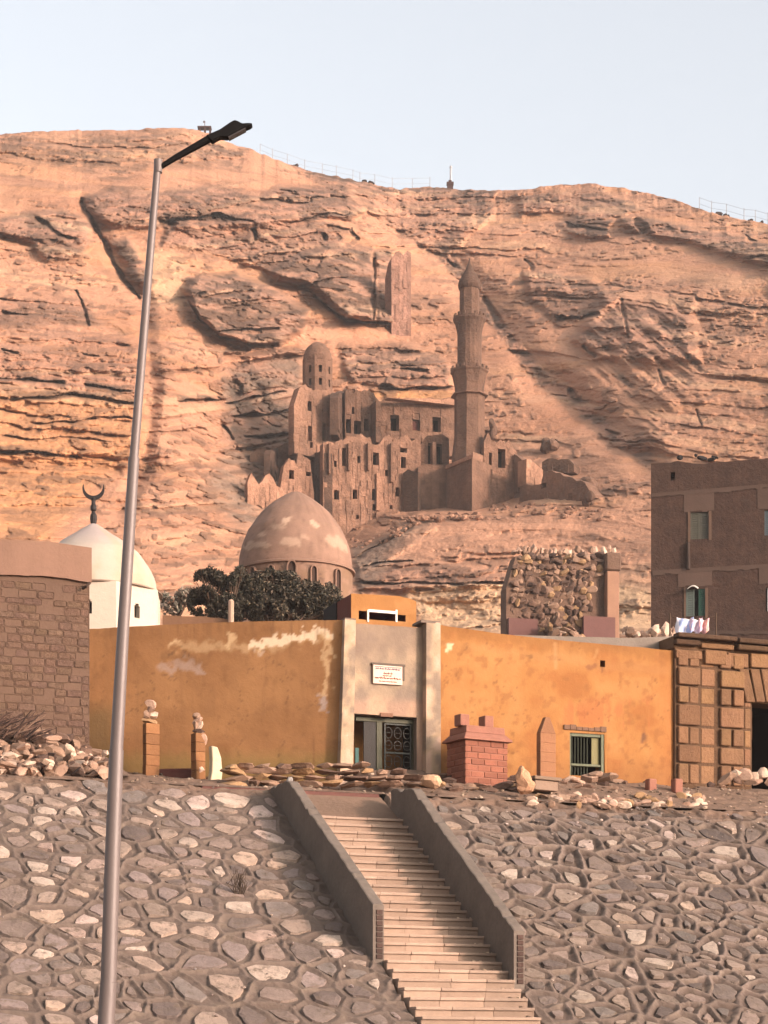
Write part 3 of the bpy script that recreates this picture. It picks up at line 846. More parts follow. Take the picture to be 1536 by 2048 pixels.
# ------------------------------------------------------------------ wall builders
def strip_wall(mb, fr, u0, u1, w0, top, holes=(), d0=0., d1=.4, step=.5, jag=0, seed=0):
    """closed vertical strips that leave the holes (ua, ub, wa, wb) open; top(u) gives the upper edge"""
    rr = random.Random(seed)
    cuts = {u0, u1}
    n = max(1, int((u1 - u0) / step))
    for k in range(1, n): cuts.add(u0 + (u1 - u0) * k / n)
    for h in holes:
        for c in h[:2]:
            if u0 < c < u1: cuts.add(c)
    cuts = sorted(cuts)
    cuts = [c for i, c in enumerate(cuts) if i == 0 or c - cuts[i - 1] > 1e-4]
    jt = {c: (rr.uniform(-jag, jag)) for c in cuts}
    for a, b in zip(cuts[:-1], cuts[1:]):
        m = (a + b) / 2
        hs = sorted([(h[2], h[3]) for h in holes if h[0] < m < h[1]])
        lo = w0
        segs = []
        for ha, hb in hs: segs.append((lo, ha)); lo = hb
        segs.append((lo, None))
        for s0, s1 in segs:
            if s1 is None: ta, tb_ = top(a) + jt[a], top(b) + jt[b]
            else: ta = tb_ = s1
            if max(ta, tb_) <= s0 + 1e-3: continue
            ta = max(ta, s0 + .001); tb_ = max(tb_, s0 + .001)
            if jag: base_c = getattr(mb, 'base_c', mb.cur); mb.base_c = base_c; kf = rr.uniform(.92, 1.07); mb.cur = tuple(v_ * kf for v_ in base_c)
            if jag and (d1 - d0) > .55:
                # weathered masonry: uneven lifts, each a little proud or sunk
                z0_ = s0; tm = min(ta, tb_)
                while z0_ < tm - .9:
                    z1_ = z0_ + rr.uniform(.45, 1.2)
                    if z1_ > tm - .3: break
                    o_ = rr.uniform(-.07, .06); c0__ = mb.cur; kf = rr.uniform(.82, 1.14); mb.cur = tuple(v_ * kf for v_ in c0__)
                    mb.hexa([fr.p(a, d0 + o_, z0_), fr.p(b, d0 + o_, z0_), fr.p(b, d1, z0_), fr.p(a, d1, z0_), fr.p(a, d0 + o_, z1_), fr.p(b, d0 + o_, z1_), fr.p(b, d1, z1_), fr.p(a, d1, z1_)])
                    mb.cur = c0__; z0_ = z1_
                s0 = z0_
            mb.hexa([fr.p(a, d0, s0), fr.p(b, d0, s0), fr.p(b, d1, s0), fr.p(a, d1, s0), fr.p(a, d0, ta), fr.p(b, d0, tb_), fr.p(b, d1, tb_), fr.p(a, d1, ta)])
    return mb

def room(mb, fr, u0, u1, w0, w1, d0, d1, th=.15):
    """five-sided box open towards the facade, added behind openings to keep them dark"""
    mb.box(fr, u0, u1, d1, d1 + th, w0, w1)
    mb.box(fr, u0 - th, u0 - .001, d0, d1 + th, w0, w1); mb.box(fr, u1 + .001, u1 + th, d0, d1 + th, w0, w1)
    mb.box(fr, u0 - th, u1 + th, d0, d1 + th, w1 + .001, w1 + th); mb.box(fr, u0 - th, u1 + th, d0, d1 + th, w0 - th, w0 - .001)
    return mb

def pxtop(fr, knots, d=0.):
    """upper edge given as photo points -> function of u"""
    pts = sorted(fr.uw(x, y, d) for x, y in knots)
    us_ = [p[0] for p in pts]; ws_ = [p[1] for p in pts]
    return lambda u: float(np.interp(u, us_, ws_))
def pxhole(fr, x0, x1, y0, y1, d=0.):
    a = fr.uw(x0, (y0 + y1) / 2, d)[0]; b = fr.uw(x1, (y0 + y1) / 2, d)[0]; xm = (x0 + x1) / 2
    return (a, b, fr.uw(xm, y1, d)[1], fr.uw(xm, y0, d)[1])

def painted(name, fr, u0, u1, w0, top, holes, colfn, material, parent, step=.04, depth=0., relief=.012, seed=0):
    us_ = set(np.round(np.arange(u0, u1, step), 4)) | {u1}
    topmax = max(top(u) for u in np.linspace(u0, u1, 40))
    ws_ = set(np.round(np.arange(w0, topmax + step, step), 4))
    for h in holes:
        us_ |= {h[0], h[1]}; ws_ |= {h[2], h[3]}
    us_ = np.array(sorted(us_)); ws_ = np.array(sorted(ws_))
    us_ = us_[np.concatenate([[True], np.diff(us_) > 1e-4])]; ws_ = ws_[np.concatenate([[True], np.diff(ws_) > 1e-4])]
    U, Wd = np.meshgrid(us_, ws_)
    tp = np.array([top(u) for u in us_])
    tp = tp + .01 * fbm(us_ / .25, us_ * 0, 200 + seed, 3)
    Wd = np.minimum(Wd, tp[None])
    D = depth + relief * fbm(U / .5, Wd / .5, 201 + seed, 4) - relief
    X = fr.o.x + fr.ex.x * U + fr.ey.x * D; Y = fr.o.y + fr.ex.y * U + fr.ey.y * D; Z = fr.o.z + Wd
    px = 768 + X / Y * F; py = HY - (Z - CZ) / Y * F
    c_ = colfn(px, py, U, Wd)
    uc = (U[:-1, :-1] + U[1:, 1:]) / 2; wc = (Wd[:-1, :-1] + Wd[1:, 1:]) / 2
    keep_ = (Wd[1:, :-1] - Wd[:-1, :-1] > 1e-5) | (Wd[1:, 1:] - Wd[:-1, 1:] > 1e-5)
    for h in holes: keep_ &= ~((uc > h[0]) & (uc < h[1]) & (wc > h[2]) & (wc < h[3]))
    return np_mesh(name, np.stack([X, Y, Z], -1).reshape(-1, 3), grid_faces(len(ws_), len(us_), keep_), material, parent, c_.reshape(-1, 3), True)
def mixc(c_, col, m): return c_ * (1 - m[..., None]) + np.asarray(col) * m[..., None]

# ------------------------------------------------------------------ ochre walls
paint = mat('ochre_limewash', (1, 1, 1), .07, 1.0, .35, 16, attr=True, bdist=.012)
plaster = mat('bare_render', (1, 1, 1), .12, 1.6, .4, 14, attr=True, bdist=.015)
bark_brown = lin('#4a382c')
black = mat('dark_inside', lin('#2a2320'), .1, 2, 0, rough=1)  # near-black colour stands in for the darkness of unlit interiors
OCH = lin('#a8764a') * .57; ORG = lin('#bd8148') * .55
FL = facade(178, 47.9, 690, 47.15)       # left wall, far end to the left
FR = facade(880, 47.9, 1350, 49.95)       # right wall
def pxu(fr, x): return fr.uw(x, 1400)[0]
W0 = 7.0
# left wall
lw = thing('ochre_wall', FL.p(2.7, 0, 8), 'ochre painted wall with a peeled strip along its top, left of the doorway', 'wall')
tl = pxtop(FL, [(120, 1262), (178, 1258), (330, 1250), (480, 1244), (600, 1241), (690, 1240)])
def col_left(px, py, U, Wd):
    c_ = np.ones(px.shape + (3,)) * OCH
    n1 = fbm(U / .9, Wd / .7, 301, 5); n2 = fbm(U / .15, Wd / .15, 302, 4); n3 = fbm(U / .12, Wd / 1.6, 303, 4)
    c_ = mixc(c_, OCH * [1.15, 1.18, 1.2], smooth(0, .5, n1)); c_ = mixc(c_, OCH * [.82, .78, .7], smooth(.05, .5, -n1) * .7)
    c_ = mixc(c_, OCH * .8, smooth(.1, .6, n3) * .35)
    x = px + 14 * n1 + 16 * n2; y = py + 12 * n1 + 15 * n2
    pale = lin('#c9a67c') * .8
    d = line_d((x, y), [(345, 1293), (450, 1290), (530, 1296), (610, 1282), (650, 1272)])
    c_ = mixc(c_, pale * .95, (1 - smooth(3, 13, d)) * .45)
    d = line_d((x, y), [(500, 1290), (560, 1284), (600, 1282), (648, 1268), (664, 1274)])
    c_ = mixc(c_, lin('#d8bc9c') * .82, (1 - smooth(6, 9, d)))
    d = line_d((x, y), [(452, 1288), (462, 1270)]); c_ = mixc(c_, pale, (1 - smooth(4, 9, d)) * .8)
    d = line_d((x, y), [(348, 1296), (354, 1282)]); c_ = mixc(c_, pale, (1 - smooth(3, 7, d)) * .8)
    d = line_d((x, y), [(520, 1306), (530, 1310)]); c_ = mixc(c_, lin('#b89a80') * .75, (1 - smooth(4, 8, d)) * .8)
    d = line_d((x, y), [(658, 1275), (656, 1330), (648, 1390), (646, 1420)]); c_ = mixc(c_, pale, (1 - smooth(4, 9, d)) * .65)
    d = line_d((x, y), [(646, 1400), (650, 1418)]); c_ = mixc(c_, lin('#a48e86') * .7, (1 - smooth(6, 13, d)) * .8)
    d = line_d((x, y), [(330, 1338), (350, 1342), (392, 1330)]); c_ = mixc(c_, lin('#b0988c') * .7, (1 - smooth(5, 14, d)) * .55)
    d = line_d((x, y), [(330, 1315), (390, 1318)]); c_ = mixc(c_, OCH * .62, (1 - smooth(3, 14, d)) * .5)
    c_ = mixc(c_, lin('#7c6440') * .6, smooth(1395, 1440, py + 14 * n1) * (1 - smooth(210, 262, px + 20 * n1)) * .75)
    c_ = mixc(c_, OCH * .6, .5 * smooth(.15, .5, fbm(U / .05, Wd / .9, 305, 3)) * (1 - smooth(1250, 1290, py)))
    c_ = mixc(c_, lin('#8d7a44') * .7, .5 * smooth(1490, 1530, py + 8 * n2) )
    crk = np.abs(px - (628 + .03 * (1500 - py)) + 6 * n1); c_ = mixc(c_, OCH * .6, (1 - smooth(.6, 1.8, crk)) * smooth(1430, 1450, py) * .6)
    ck = np.abs(fbm(U / .9 + 3, Wd / .7, 306, 4)); c_ = mixc(c_, c_ * .68, (1 - smooth(.004, .014, ck)) * smooth(0, .2, n1))
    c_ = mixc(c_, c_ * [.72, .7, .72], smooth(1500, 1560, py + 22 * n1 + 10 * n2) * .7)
    c_ = mixc(c_, c_ * [.82, .8, .78], smooth(.25, .5, n2) * .6)
    return c_
uL0, uL1 = pxu(FL, 110), pxu(FL, 688)
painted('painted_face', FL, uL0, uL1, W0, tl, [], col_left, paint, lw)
mb = MB(); mb.cur = tuple(OCH * .8); strip_wall(mb, FL, uL0, uL1, W0, lambda u: tl(u) - .012, d0=.006, d1=.42, step=.4)
mb.build('wall_core', plaster, lw)
# right wall
rwl = thing('orange_wall', FR.p(2.7, 0, 8), 'orange painted wall with a small barred window, right of the doorway', 'wall')
tr = pxtop(FR, [(880, 1250), (1000, 1268), (1130, 1282), (1250, 1292), (1352, 1302)])
hr = [pxhole(FR, 1139, 1208, 1468, 1590)]
hr[0] = (hr[0][0], hr[0][1], FR.uw(1170, 1552)[1], FR.uw(1172, 1467)[1])
vent = pxhole(FR, 1200, 1210, 1321, 1334)
def col_right(px, py, U, Wd):
    c_ = np.ones(px.shape + (3,)) * ORG
    n1 = fbm(U / .8, Wd / .6, 311, 5); n2 = fbm(U / .15, Wd / .15, 312, 4); n3 = fbm(U / .12, Wd / 1.6, 313, 4)
    c_ = mixc(c_, ORG * [1.08, 1.15, 1.25], smooth(0, .4, n1)); c_ = mixc(c_, ORG * [.84, .72, .66], smooth(.0, .4, -n1) * .8); c_ = mixc(c_, ORG * [.85, .8, .8], smooth(.05, .4, n2) * .5)
    c_ = mixc(c_, ORG * [1.05, 1.12, 1.25], smooth(.2, .6, n3) * .25)
    topy = np.interp(px, [880, 1000, 1130, 1352], [1250, 1268, 1282, 1302])
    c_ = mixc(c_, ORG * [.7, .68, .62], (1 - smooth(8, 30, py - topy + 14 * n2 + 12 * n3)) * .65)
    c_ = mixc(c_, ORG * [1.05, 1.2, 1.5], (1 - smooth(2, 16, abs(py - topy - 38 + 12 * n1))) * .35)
    x = px + 8 * n1 + 5 * n2; y = py + 8 * n2
    d = line_d((x, y), [(893, 1298), (902, 1286), (901, 1296)]); c_ = mixc(c_, lin('#dfc09a') * .8, (1 - smooth(2, 5, d)) * .8)
    d = line_d((px, y), [(1110, 1290), (1111, 1335)]); c_ = mixc(c_, ORG * [1.15, 1.4, 2], (1 - smooth(2, 5, d)) * .6)
    d = line_d((px, y), [(1195, 1300), (1188, 1316)]); c_ = mixc(c_, ORG * [1.15, 1.4, 2], (1 - smooth(1, 4, d)) * .5)
    m = smooth(1380, 1420, y) * (1 - smooth(1440, 1470, y)) * smooth(1105, 1130, x) * (1 - smooth(1300, 1340, x)) * smooth(.0, .4, n3 + n1)
    c_ = mixc(c_, lin('#a05a34') * .8, m * .55)
    c_ = mixc(c_, lin('#a86a3c') * .8, smooth(1300, 1352, px + 20 * n1) * .45 * smooth(1330, 1400, py))
    d = line_d((x, y), [(1288, 1475), (1288, 1482)]); c_ = mixc(c_, lin('#6c4a38') * .7, (1 - smooth(3, 9, d)) * .8)
    d = line_d((px, y), [(1176, 1334), (1190, 1333)]); c_ = mixc(c_, lin('#8a5a3a') * .7, (1 - smooth(3, 6, d)) * .8)
    d = line_d((px, y), [(1206, 1334), (1204, 1344)]); c_ = mixc(c_, lin('#8a5a3a') * .5, (1 - smooth(1, 3, d)) * .7)
    ck = np.abs(fbm(U / .9 + 3, Wd / .7, 316, 4)); c_ = mixc(c_, c_ * .68, (1 - smooth(.004, .014, ck)) * smooth(0, .2, n1))
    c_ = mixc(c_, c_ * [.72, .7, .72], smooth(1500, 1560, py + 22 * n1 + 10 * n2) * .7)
    c_ = mixc(c_, c_ * [.82, .8, .78], smooth(.25, .5, n2) * .6)
    return c_
uR0, uR1 = pxu(FR, 878), pxu(FR, 1352)
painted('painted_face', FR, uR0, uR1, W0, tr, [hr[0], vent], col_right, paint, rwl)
mb = MB(); mb.cur = tuple(ORG * .7); strip_wall(mb, FR, uR0, uR1, W0, lambda u: tr(u) - .012, [hr[0], vent], d0=.006, d1=.42, step=.4)
mb.build('wall_core', plaster, rwl)
mb = MB(); room(mb, FR, hr[0][0] - .3, hr[0][1] + .3, hr[0][2] - .4, hr[0][3] + .3, .43, 2.2); room(mb, FR, vent[0] - .1, vent[1] + .1, vent[2] - .1, vent[3] + .1, .43, .8)
mb.build('inner_room', black, rwl)
# the barred window
green = mat('green_window_paint', lin('#5f6148') * .8, .15, 6, .2, 30, .6, attr=True)
a, b, c0, c1 = hr[0]
wf = MB(); wf.cur = (1, 1, 1)
wf.box(FR, a, a + .05, .03, .12, c0, c1); wf.box(FR, b - .07, b, .0, .12, c0, c1); wf.box(FR, a + .051, b - .071, .02, .12, c1 - .07, c1)
wf.box(FR, a + .051, b - .071, .02, .12, c0 + .22, c0 + .27)
wfo = wf.build('window_frame', green, rwl, bevel=.004)
for k in range(6):
    m_ = MB(); m_.cur = (.55, .6, .6); u = a + .09 + k * .075; m_.tube([FR.p(u, .07, c0 + .01), FR.p(u, .07, c1 - .075)], .008, 6); m_.build('bar', green, wfo)
sh = MB(); sh.cur = (1.5, 1.2, .75); sh.box(FR, b - .27, b - .09, .075, .10, c0 + .28, c1 - .075); sh.build('shutter', green, wfo)
li = MB(); li.cur = tuple(lin('#7c5c48') * .7)
lx0 = FR.uw(1127, 1458)[0]; lx1 = FR.uw(1212, 1458)[0]; lz = FR.uw(1170, 1462)[1]
for k in range(7):
    x0 = lx0 + (lx1 - lx0) * k / 7; li.box(FR, x0, x0 + (lx1 - lx0) / 7 - .01, -.05, .02, lz + rnd.uniform(-.01, .01), lz + rnd.uniform(.06, .12))
li.build('broken_lintel', plaster, rwl)
ld = MB(); ld.cur = tuple(ORG * .9); x0 = hr[0][1] + .012; ld.box(FR, x0, x0 + .05, -.02, .02, c0, c1 + .02); ld.build('reveal_strip', plaster, rwl)
# grey roof screed behind the right wall
mb = MB(); mb.cur = (1, 1, 1)
pts = [(1010, 1281), (1030, 1270), (1180, 1274), (1260, 1276), (1348, 1272), (1348, 1310), (1180, 1296)]
mb.prism(FR, [FR.uw(x, y, .6) for x, y in pts], .6, 4.0)
mb.build('roof_slab', mat('grey_screed', lin('#84766a') * .7, .12, 1.5, .4, 10), rwl)

# ------------------------------------------------------------------ grey doorway portal
FP = facade(682, 46.98, 880, 47.82)
po = thing('doorway_portal', FP.p(1, 0, 8), 'tall grey rendered doorway portal with side pilasters standing between two ochre walls', 'gateway')
PG = lin('#a89078') * .64; PGd = lin('#8f7b6c') * .62; PGl = lin('#c8aa8a') * .60
def col_portal(px, py, U, Wd):
    c_ = np.ones(px.shape + (3,)) * PG
    n1 = fbm(U / .45, Wd / .6, 321, 5); n2 = fbm(U / .12, Wd / .12, 322, 4)
    c_ = mixc(c_, PGl, smooth(-.05, .35, n1) * .8); c_ = mixc(c_, PGd, smooth(.05, .4, -n1) * .8); c_ = mixc(c_, PGd * .85, smooth(.2, .6, n2) * .35)
    c_ = mixc(c_, PGd * [.95, .9, .88], (1 - smooth(1290, 1335, py + 12 * n1)) * .7)
    c_ = mixc(c_, lin('#b48c74') * .8, smooth(1385, 1410, py + 10 * n1) * .5)
    return c_
def pu(x, y=1400, d=0.): return FP.uw(x, y, d)[0]
pt = pxtop(FP, [(680, 1240), (705, 1240), (842, 1250), (880, 1246)])
h_d = (pu(706, 1490, .22), pu(833, 1490, .22), W0, FP.uw(768, 1431, .22)[1])
painted('panel', FP, pu(704, 1350, .22), pu(850, 1350, .22), W0, lambda u: pt(u) - .02, [h_d], col_portal, plaster, po, depth=.22)
mb = MB(); mb.cur = tuple(PGd); strip_wall(mb, FP, pu(704, 1350, .22), pu(862, 1350, .22), W0, lambda u: pt(u) - .03, [h_d], d0=.226, d1=.6, step=.4)
mb.build('panel_core', plaster, po)
def pil(x0, x1, xb0, xb1, ytop, y1, nm='pilaster', d1=.35):
    m_ = MB(); m_.cur = (1, 1, 1)
    us_ = np.linspace(0, 1, 6); 
    zt = FP.uw(x0, ytop)[1]; zb = W0
    rows_ = np.linspace(zb, zt, 60); V = []; 
    prof = [(0, d1), (0, .006), (0, 0), (.03, 0)] + [(f, 0) for f in (.25, .5, .75)] + [(.97, 0), (1, 0), (1, .006), (1, d1)]
    for z in rows_:
        f_ = (z - FP.uw(700, 1560)[1]) / (zt - FP.uw(700, 1560)[1])
        a_ = pu(xb0 + (x0 - xb0) * f_, 1400); b_ = pu(xb1 + (x1 - xb1) * f_, 1400)
        for k_, (f, d_) in enumerate(prof):
            V.append(FP.p(a_ + (b_ - a_) * f, d_, z))
    V = np.array([list(v) for v in V])
    nz_ = .012 * fbm(V[:, 0] / .12, V[:, 2] / .15, 331, 4)
    V[:, 1] += nz_; 
    n1 = fbm(V[:, 0] / .3, V[:, 2] / .35, 332, 4)
    c_ = np.ones((len(V), 3)) * PGl * .95; c_ = mixc(c_, PGd, smooth(-.05, .35, n1) * .8); c_ = mixc(c_, lin('#c4a08c') * .9, smooth(.1, .4, -n1) * .6)
    return np_mesh(nm, V, grid_faces(len(rows_), len(prof)), plaster, po, c_, False)
pil(690, 712, 680, 706, 1238, 0)
pil(853, 881, 852, 882, 1243, 0, d1=.5)
mb = MB(); mb.cur = tuple(PGd * .8)
mb.box(FP, pu(690), pu(712), .0, .34, FP.uw(700, 1239)[1] + .0, FP.uw(700, 1236)[1]); mb.build('pilaster_cap', plaster, po)
mb = MB(); mb.cur = tuple(PGd * .8)
mb.box(FP, pu(842), pu(880), .0, .5, FP.uw(860, 1246)[1], FP.uw(860, 1241)[1])
mb.build('pilaster_cap', plaster, po)
mb = MB(); room(mb, FP, h_d[0] - .2, h_d[1] + .2, W0 - .2, h_d[3] + .2, .62, 3.2); mb.build('inner_room', black, po)
# chipped lintel
mb = MB(); mb.cur = tuple(lin('#8a6450') * .7)
a_ = pu(760, 1431, .22)
mb.box(FP, a_, a_ + .28, .17, .23, h_d[3] - .03, h_d[3] + .05); mb.build('chipped_lintel', plaster, po)
# iron double door: left leaf open panel, right leaf with grille
dgreen = mat('door_paint', (1, 1, 1), .15, 5, .2, 30, .6, attr=True)
dr = MB(); dr.cur = tuple(lin('#5e5a40') * .45)
zt = h_d[3]; zb = W0
def dx(x): return pu(x, 1490, .42)
dr.box(FP, dx(752), dx(763), .38, .46, zb, zt - .03); dr.box(FP, dx(824), dx(831), .38, .46, zb, zt - .03); dr.box(FP, dx(710), dx(831), .375, .465, zt - .12, zt - .031)
door = dr.build('door_frame', dgreen, po, bevel=.004)
m_ = MB(); m_.cur = tuple(lin('#4c3a2a') * .16); m_.box(FP, dx(727), dx(751), .40, .43, zb, zt - .125)
m_.cur = tuple(lin('#2e5650') * .8); m_.box(FP, dx(710), dx(717), .40, .44, zb, zt - .7)
m_.build('door_leaf', dgreen, door)
m_ = MB(); m_.cur = tuple(lin('#3a3a33') * .8)
x0, x1 = dx(768), dx(822)
m_.box(FP, x0, x0 + .03, .40, .43, zb, zt - .13); m_.box(FP, x1 - .03, x1, .40, .43, zb, zt - .13); m_.box(FP, x0 + .031, x1 - .031, .40, .43, zt - .78, zt - .74); m_.box(FP, x0 + .031, x1 - .031, .40, .43, zt - .16, zt - .13)
m_.cur = tuple(lin('#4a4640') * .8)
for zc, hh_ in ((zt - .33, .12), (zt - .6, .1), (zt - .95, .13)):
    for k in range(3):
        cx = x0 + .1 + (x1 - x0 - .2) * k / 2; pts_ = [FP.p(cx + .085 * math.cos(t_ * math.pi / 6), .415, zc + hh_ * math.sin(t_ * math.pi / 6)) for t_ in range(13)]
        m_.tube(pts_, .008, 5); m_.tube([FP.p(cx - .06, .415, zc), FP.p(cx + .06, .415, zc)], .007, 5)
m_.build('door_grille', dgreen, door)
# plaque in its recess
sg = MB(); u0_, w1_ = FP.uw(745, 1330, .2); u1_, w0_ = FP.uw(803, 1371, .2)
sg.cur = tuple(lin('#d9b9a4') * .8); sg.box(FP, u0_, u1_, .15, .219, w0_, w1_)
plq = sg.build('wall_plaque', mat('painted_plaque', (1, 1, 1), .05, 3, .1, 20, .6, attr=True), None)
tag(plq, 'small white plaque with faded red lettering set above the doorway', 'plaque')
rs2 = random.Random(4)
ink = MB()
Wp = u1_ - u0_; Hp = w1_ - w0_
ink.cur = tuple(lin('#9a4450')); ink.box(FP, u0_ + .03, u1_ - .03, .147, .151, w1_ - .04, w1_ - .028)
for row, (yy, a0, a1, hgt, cl) in enumerate(((.20, .08, .92, .03, '#a08298'), (.46, .36, .66, .035, '#b07468'), (.60, .32, .62, .02, '#b07468'), (.74, .06, .94, .04, '#a8584e'), (.93, .2, .8, .015, '#c09080'))):
    ink.cur = tuple(lin(cl) * .55); x = a1
    while x > a0:
        L_ = rs2.uniform(.05, .13); x2 = max(a0, x - L_); n = 6
        pts_ = [FP.p(u0_ + Wp * (x + (x2 - x) * t_ / n), .148, w1_ - Hp * yy * .93 + hgt * .5 * math.sin(t_ * 2.1 + row) * rs2.uniform(.3, 1)) for t_ in range(n + 1)]
        ink.tube(pts_, .010, 4)
        if rs2.random() < .5: xm = u0_ + Wp * (x + x2) / 2; ink.tube([FP.p(xm, .148, w1_ - Hp * yy * .93), FP.p(xm - .004, .148, w1_ - Hp * yy * .93 + hgt)], .005, 4)
        if rs2.random() < .4: xm = u0_ + Wp * (x + x2) / 2; ink.box(FP, xm, xm + .01, .146, .15, w1_ - Hp * yy * .93 - hgt * .8, w1_ - Hp * yy * .93 - hgt * .8 + .01)
        x = x2 - rs2.uniform(.015, .03)
ROOTS[plq.name] = Vector((0, 0, 0))
ink.build('lettering', mat('red_lettering', (1, 1, 1), .1, 4, 0, attr=True), plq)
rc = MB(); rc.cur = tuple(PGd * .6); rc.box(FP, u0_ - .03, u1_ + .07, .15, .225, w1_ + .004, w1_ + .05); rc.box(FP, u1_ + .02, u1_ + .06, .17, .225, w0_ + .1, w1_ + .003)
rc.build('recess_edge', plaster, po)
# ochre block with a strip window above the portal
FB = facade(702, 48.7, 832, 49.25)
ob = thing('rooftop_block', FB.p(.6, 0, 10), 'small ochre rooftop block with a dark strip window above the doorway', 'rooftop structure')
bt = pxtop(FB, [(702, 1187), (740, 1189), (800, 1193), (820, 1198), (832, 1204)])
hb = [pxhole(FB, 717, 733, 1222, 1239), pxhole(FB, 738, 790, 1225, 1241), pxhole(FB, 795, 811, 1230, 1243)]
painted('painted_face', FB, pu(702) * 0 + FB.uw(702, 1200)[0], FB.uw(832, 1200)[0], 8.0, bt, hb,
        lambda px, py, U, Wd: mixc(np.ones(px.shape + (3,)) * ORG * .95, ORG * [1.1, 1.15, 1.3], smooth(0, .4, fbm(U / .4, Wd / .3, 341, 4))), paint, ob)
mb = MB(); mb.cur = tuple(lin('#7c4030') * .6); strip_wall(mb, FB, FB.uw(702, 1200)[0], FB.uw(832, 1200)[0], 8.0, lambda u: bt(u) - .01, hb, d0=.006, d1=.9, step=.3)  # red-brown core paints the shade on the block's left side
mb.build('block_core', plaster, ob)
m_ = MB(); m_.cur = (1, 1, 1)
for x0, x1 in ((734, 737), (790.5, 794)): h_ = pxhole(FB, x0, x1, 1220, 1244); m_.box(FB, h_[0], h_[1], -.03, .05, h_[2], h_[3])
h_ = pxhole(FB, 737, 791, 1221, 1226); m_.box(FB, h_[0] + .002, h_[1] - .002, -.028, .05, h_[2], h_[3])
m_.build('window_frame', mat('white_paint', lin('#e4dcd0') * .9, .05, 3, .1), ob)
m_ = MB(); room(m_, FB, hb[0][0] - .05, hb[2][1] + .05, hb[0][2] - .3, hb[0][3] + .2, .9, 1.6); m_.build('inner_room', black, ob)

# ------------------------------------------------------------------ mud-block building on the left
FM = facade(-240, 44.6, 180, 46.1)
mbd = thing('mud_block_building', FM.p(3, 0, 8), 'rough brown mud-block building with a smooth plaster parapet at the left edge', 'building')
um0, um1 = FM.uw(-240, 1300)[0], FM.uw(180, 1300)[0]
mt = pxtop(FM, [(-240, 1060), (0, 1079), (100, 1084), (182, 1096)]); ml = pxtop(FM, [(-240, 1133), (0, 1149), (100, 1153), (182, 1166)])
MUD = lin('#8c6c58') * .42; PLA = lin('#a8806a') * .48
mb = MB(); mb.cur = tuple(MUD * .95)
strip_wall(mb, FM, um0, um1, 7.0, lambda u: ml(u), d0=.05, d1=.5, step=.5); mb.build('wall', plaster, mbd)
painted('parapet', FM, um0, um1 + .03, 10.0, mt, [(um0 - 1, um1 + 1, 9, 10.01)], lambda px, py, U, Wd: mixc(mixc(np.ones(px.shape + (3,)) * PLA, PLA * .82, smooth(0, .4, fbm(U / .6, Wd / .5, 351, 5))), PLA * [1.1, 1.1, 1.05], smooth(.1, .5, fbm(U / .2, Wd / .3, 352, 4))), plaster, mbd, depth=-.02) if False else None
mb = MB(); mb.cur = tuple(PLA)
n = 60
for k in range(n):
    a = um0 + (um1 + .03 - um0) * k / n; b = um0 + (um1 + .03 - um0) * (k + 1) / n
    t_ = 1 + .12 * float(fbm(np.array([a / .5]), np.array([.3]), 353, 3)[0]); mb.cur = tuple(PLA * t_)
    lo = .02 * float(fbm(np.array([a / .25]), np.array([2.3]), 354, 3)[0])
    mb.hexa([FM.p(a, -.03, ml(a) + lo), FM.p(b, -.03, ml(b) + lo), FM.p(b, .5, ml(b) + lo), FM.p(a, .5, ml(a) + lo), FM.p(a, -.03, mt(a)), FM.p(b, -.03, mt(b)), FM.p(b, .5, mt(b)), FM.p(a, .5, mt(a))])
mb.build('parapet', plaster, mbd)
mb = MB(); mb.cur = tuple(MUD * .9); mb.box(FM, um0, um1, .51, 6.0, 7.0, ml(um1) - .3); mb.build('rear', plaster, mbd)
# courses of blocks, most of them smeared with mud
bmud = mat('mud_block', (1, 1, 1), .3, 2.2, .9, 9, attr=True, bdist=.05)
z = 7.3; row = 0; count = 0; restb = MB()
zt_ = ml(um0)
while z < zt_ - .05:
    hgt = rnd.uniform(.13, .17); u = FM.uw(-40, 1300)[0] + rnd.uniform(-.3, 0)
    while u < um1 - .02:
        L_ = rnd.uniform(.22, .40); b_ = min(u + L_, um1 - .003)
        if z + hgt < ml(u) - .02 and b_ - u > .06:
            t_ = rnd.uniform(.93, 1.07); m_ = MB() if count < 300 else restb
            m_.cur = tuple(MUD * t_ * np.array([1, rnd.uniform(.96, 1.03), rnd.uniform(.94, 1.06)]))
            pr = rnd.choice([rnd.uniform(-.005, .006), rnd.uniform(.0, .02), rnd.uniform(.0, .012)])
            if rnd.random() < .85:
                g_ = rnd.uniform(.003, .012)
                m_.box(FM, u + g_, b_ - g_, .05 - pr, .06, z + g_, z + hgt - g_)
                if m_ is not restb: m_.build('block', bmud, mbd, bevel=.02)
                count += 1
        u = b_
        if u >= um1 - .03: break
    z += hgt
if restb.v: restb.build('small_blocks', bmud, mbd, 'stuff')
m_ = MB(); m_.cur = tuple(MUD * .4); m_.tube([FM.p(um1 - .16, -.02, ml(um1) - .14), FM.p(um1 - .1, -.12, ml(um1) - .1), FM.p(um1 - .02, -.1, ml(um1) - .02)], .03, 6); m_.build('broken_spout', plaster, mbd)
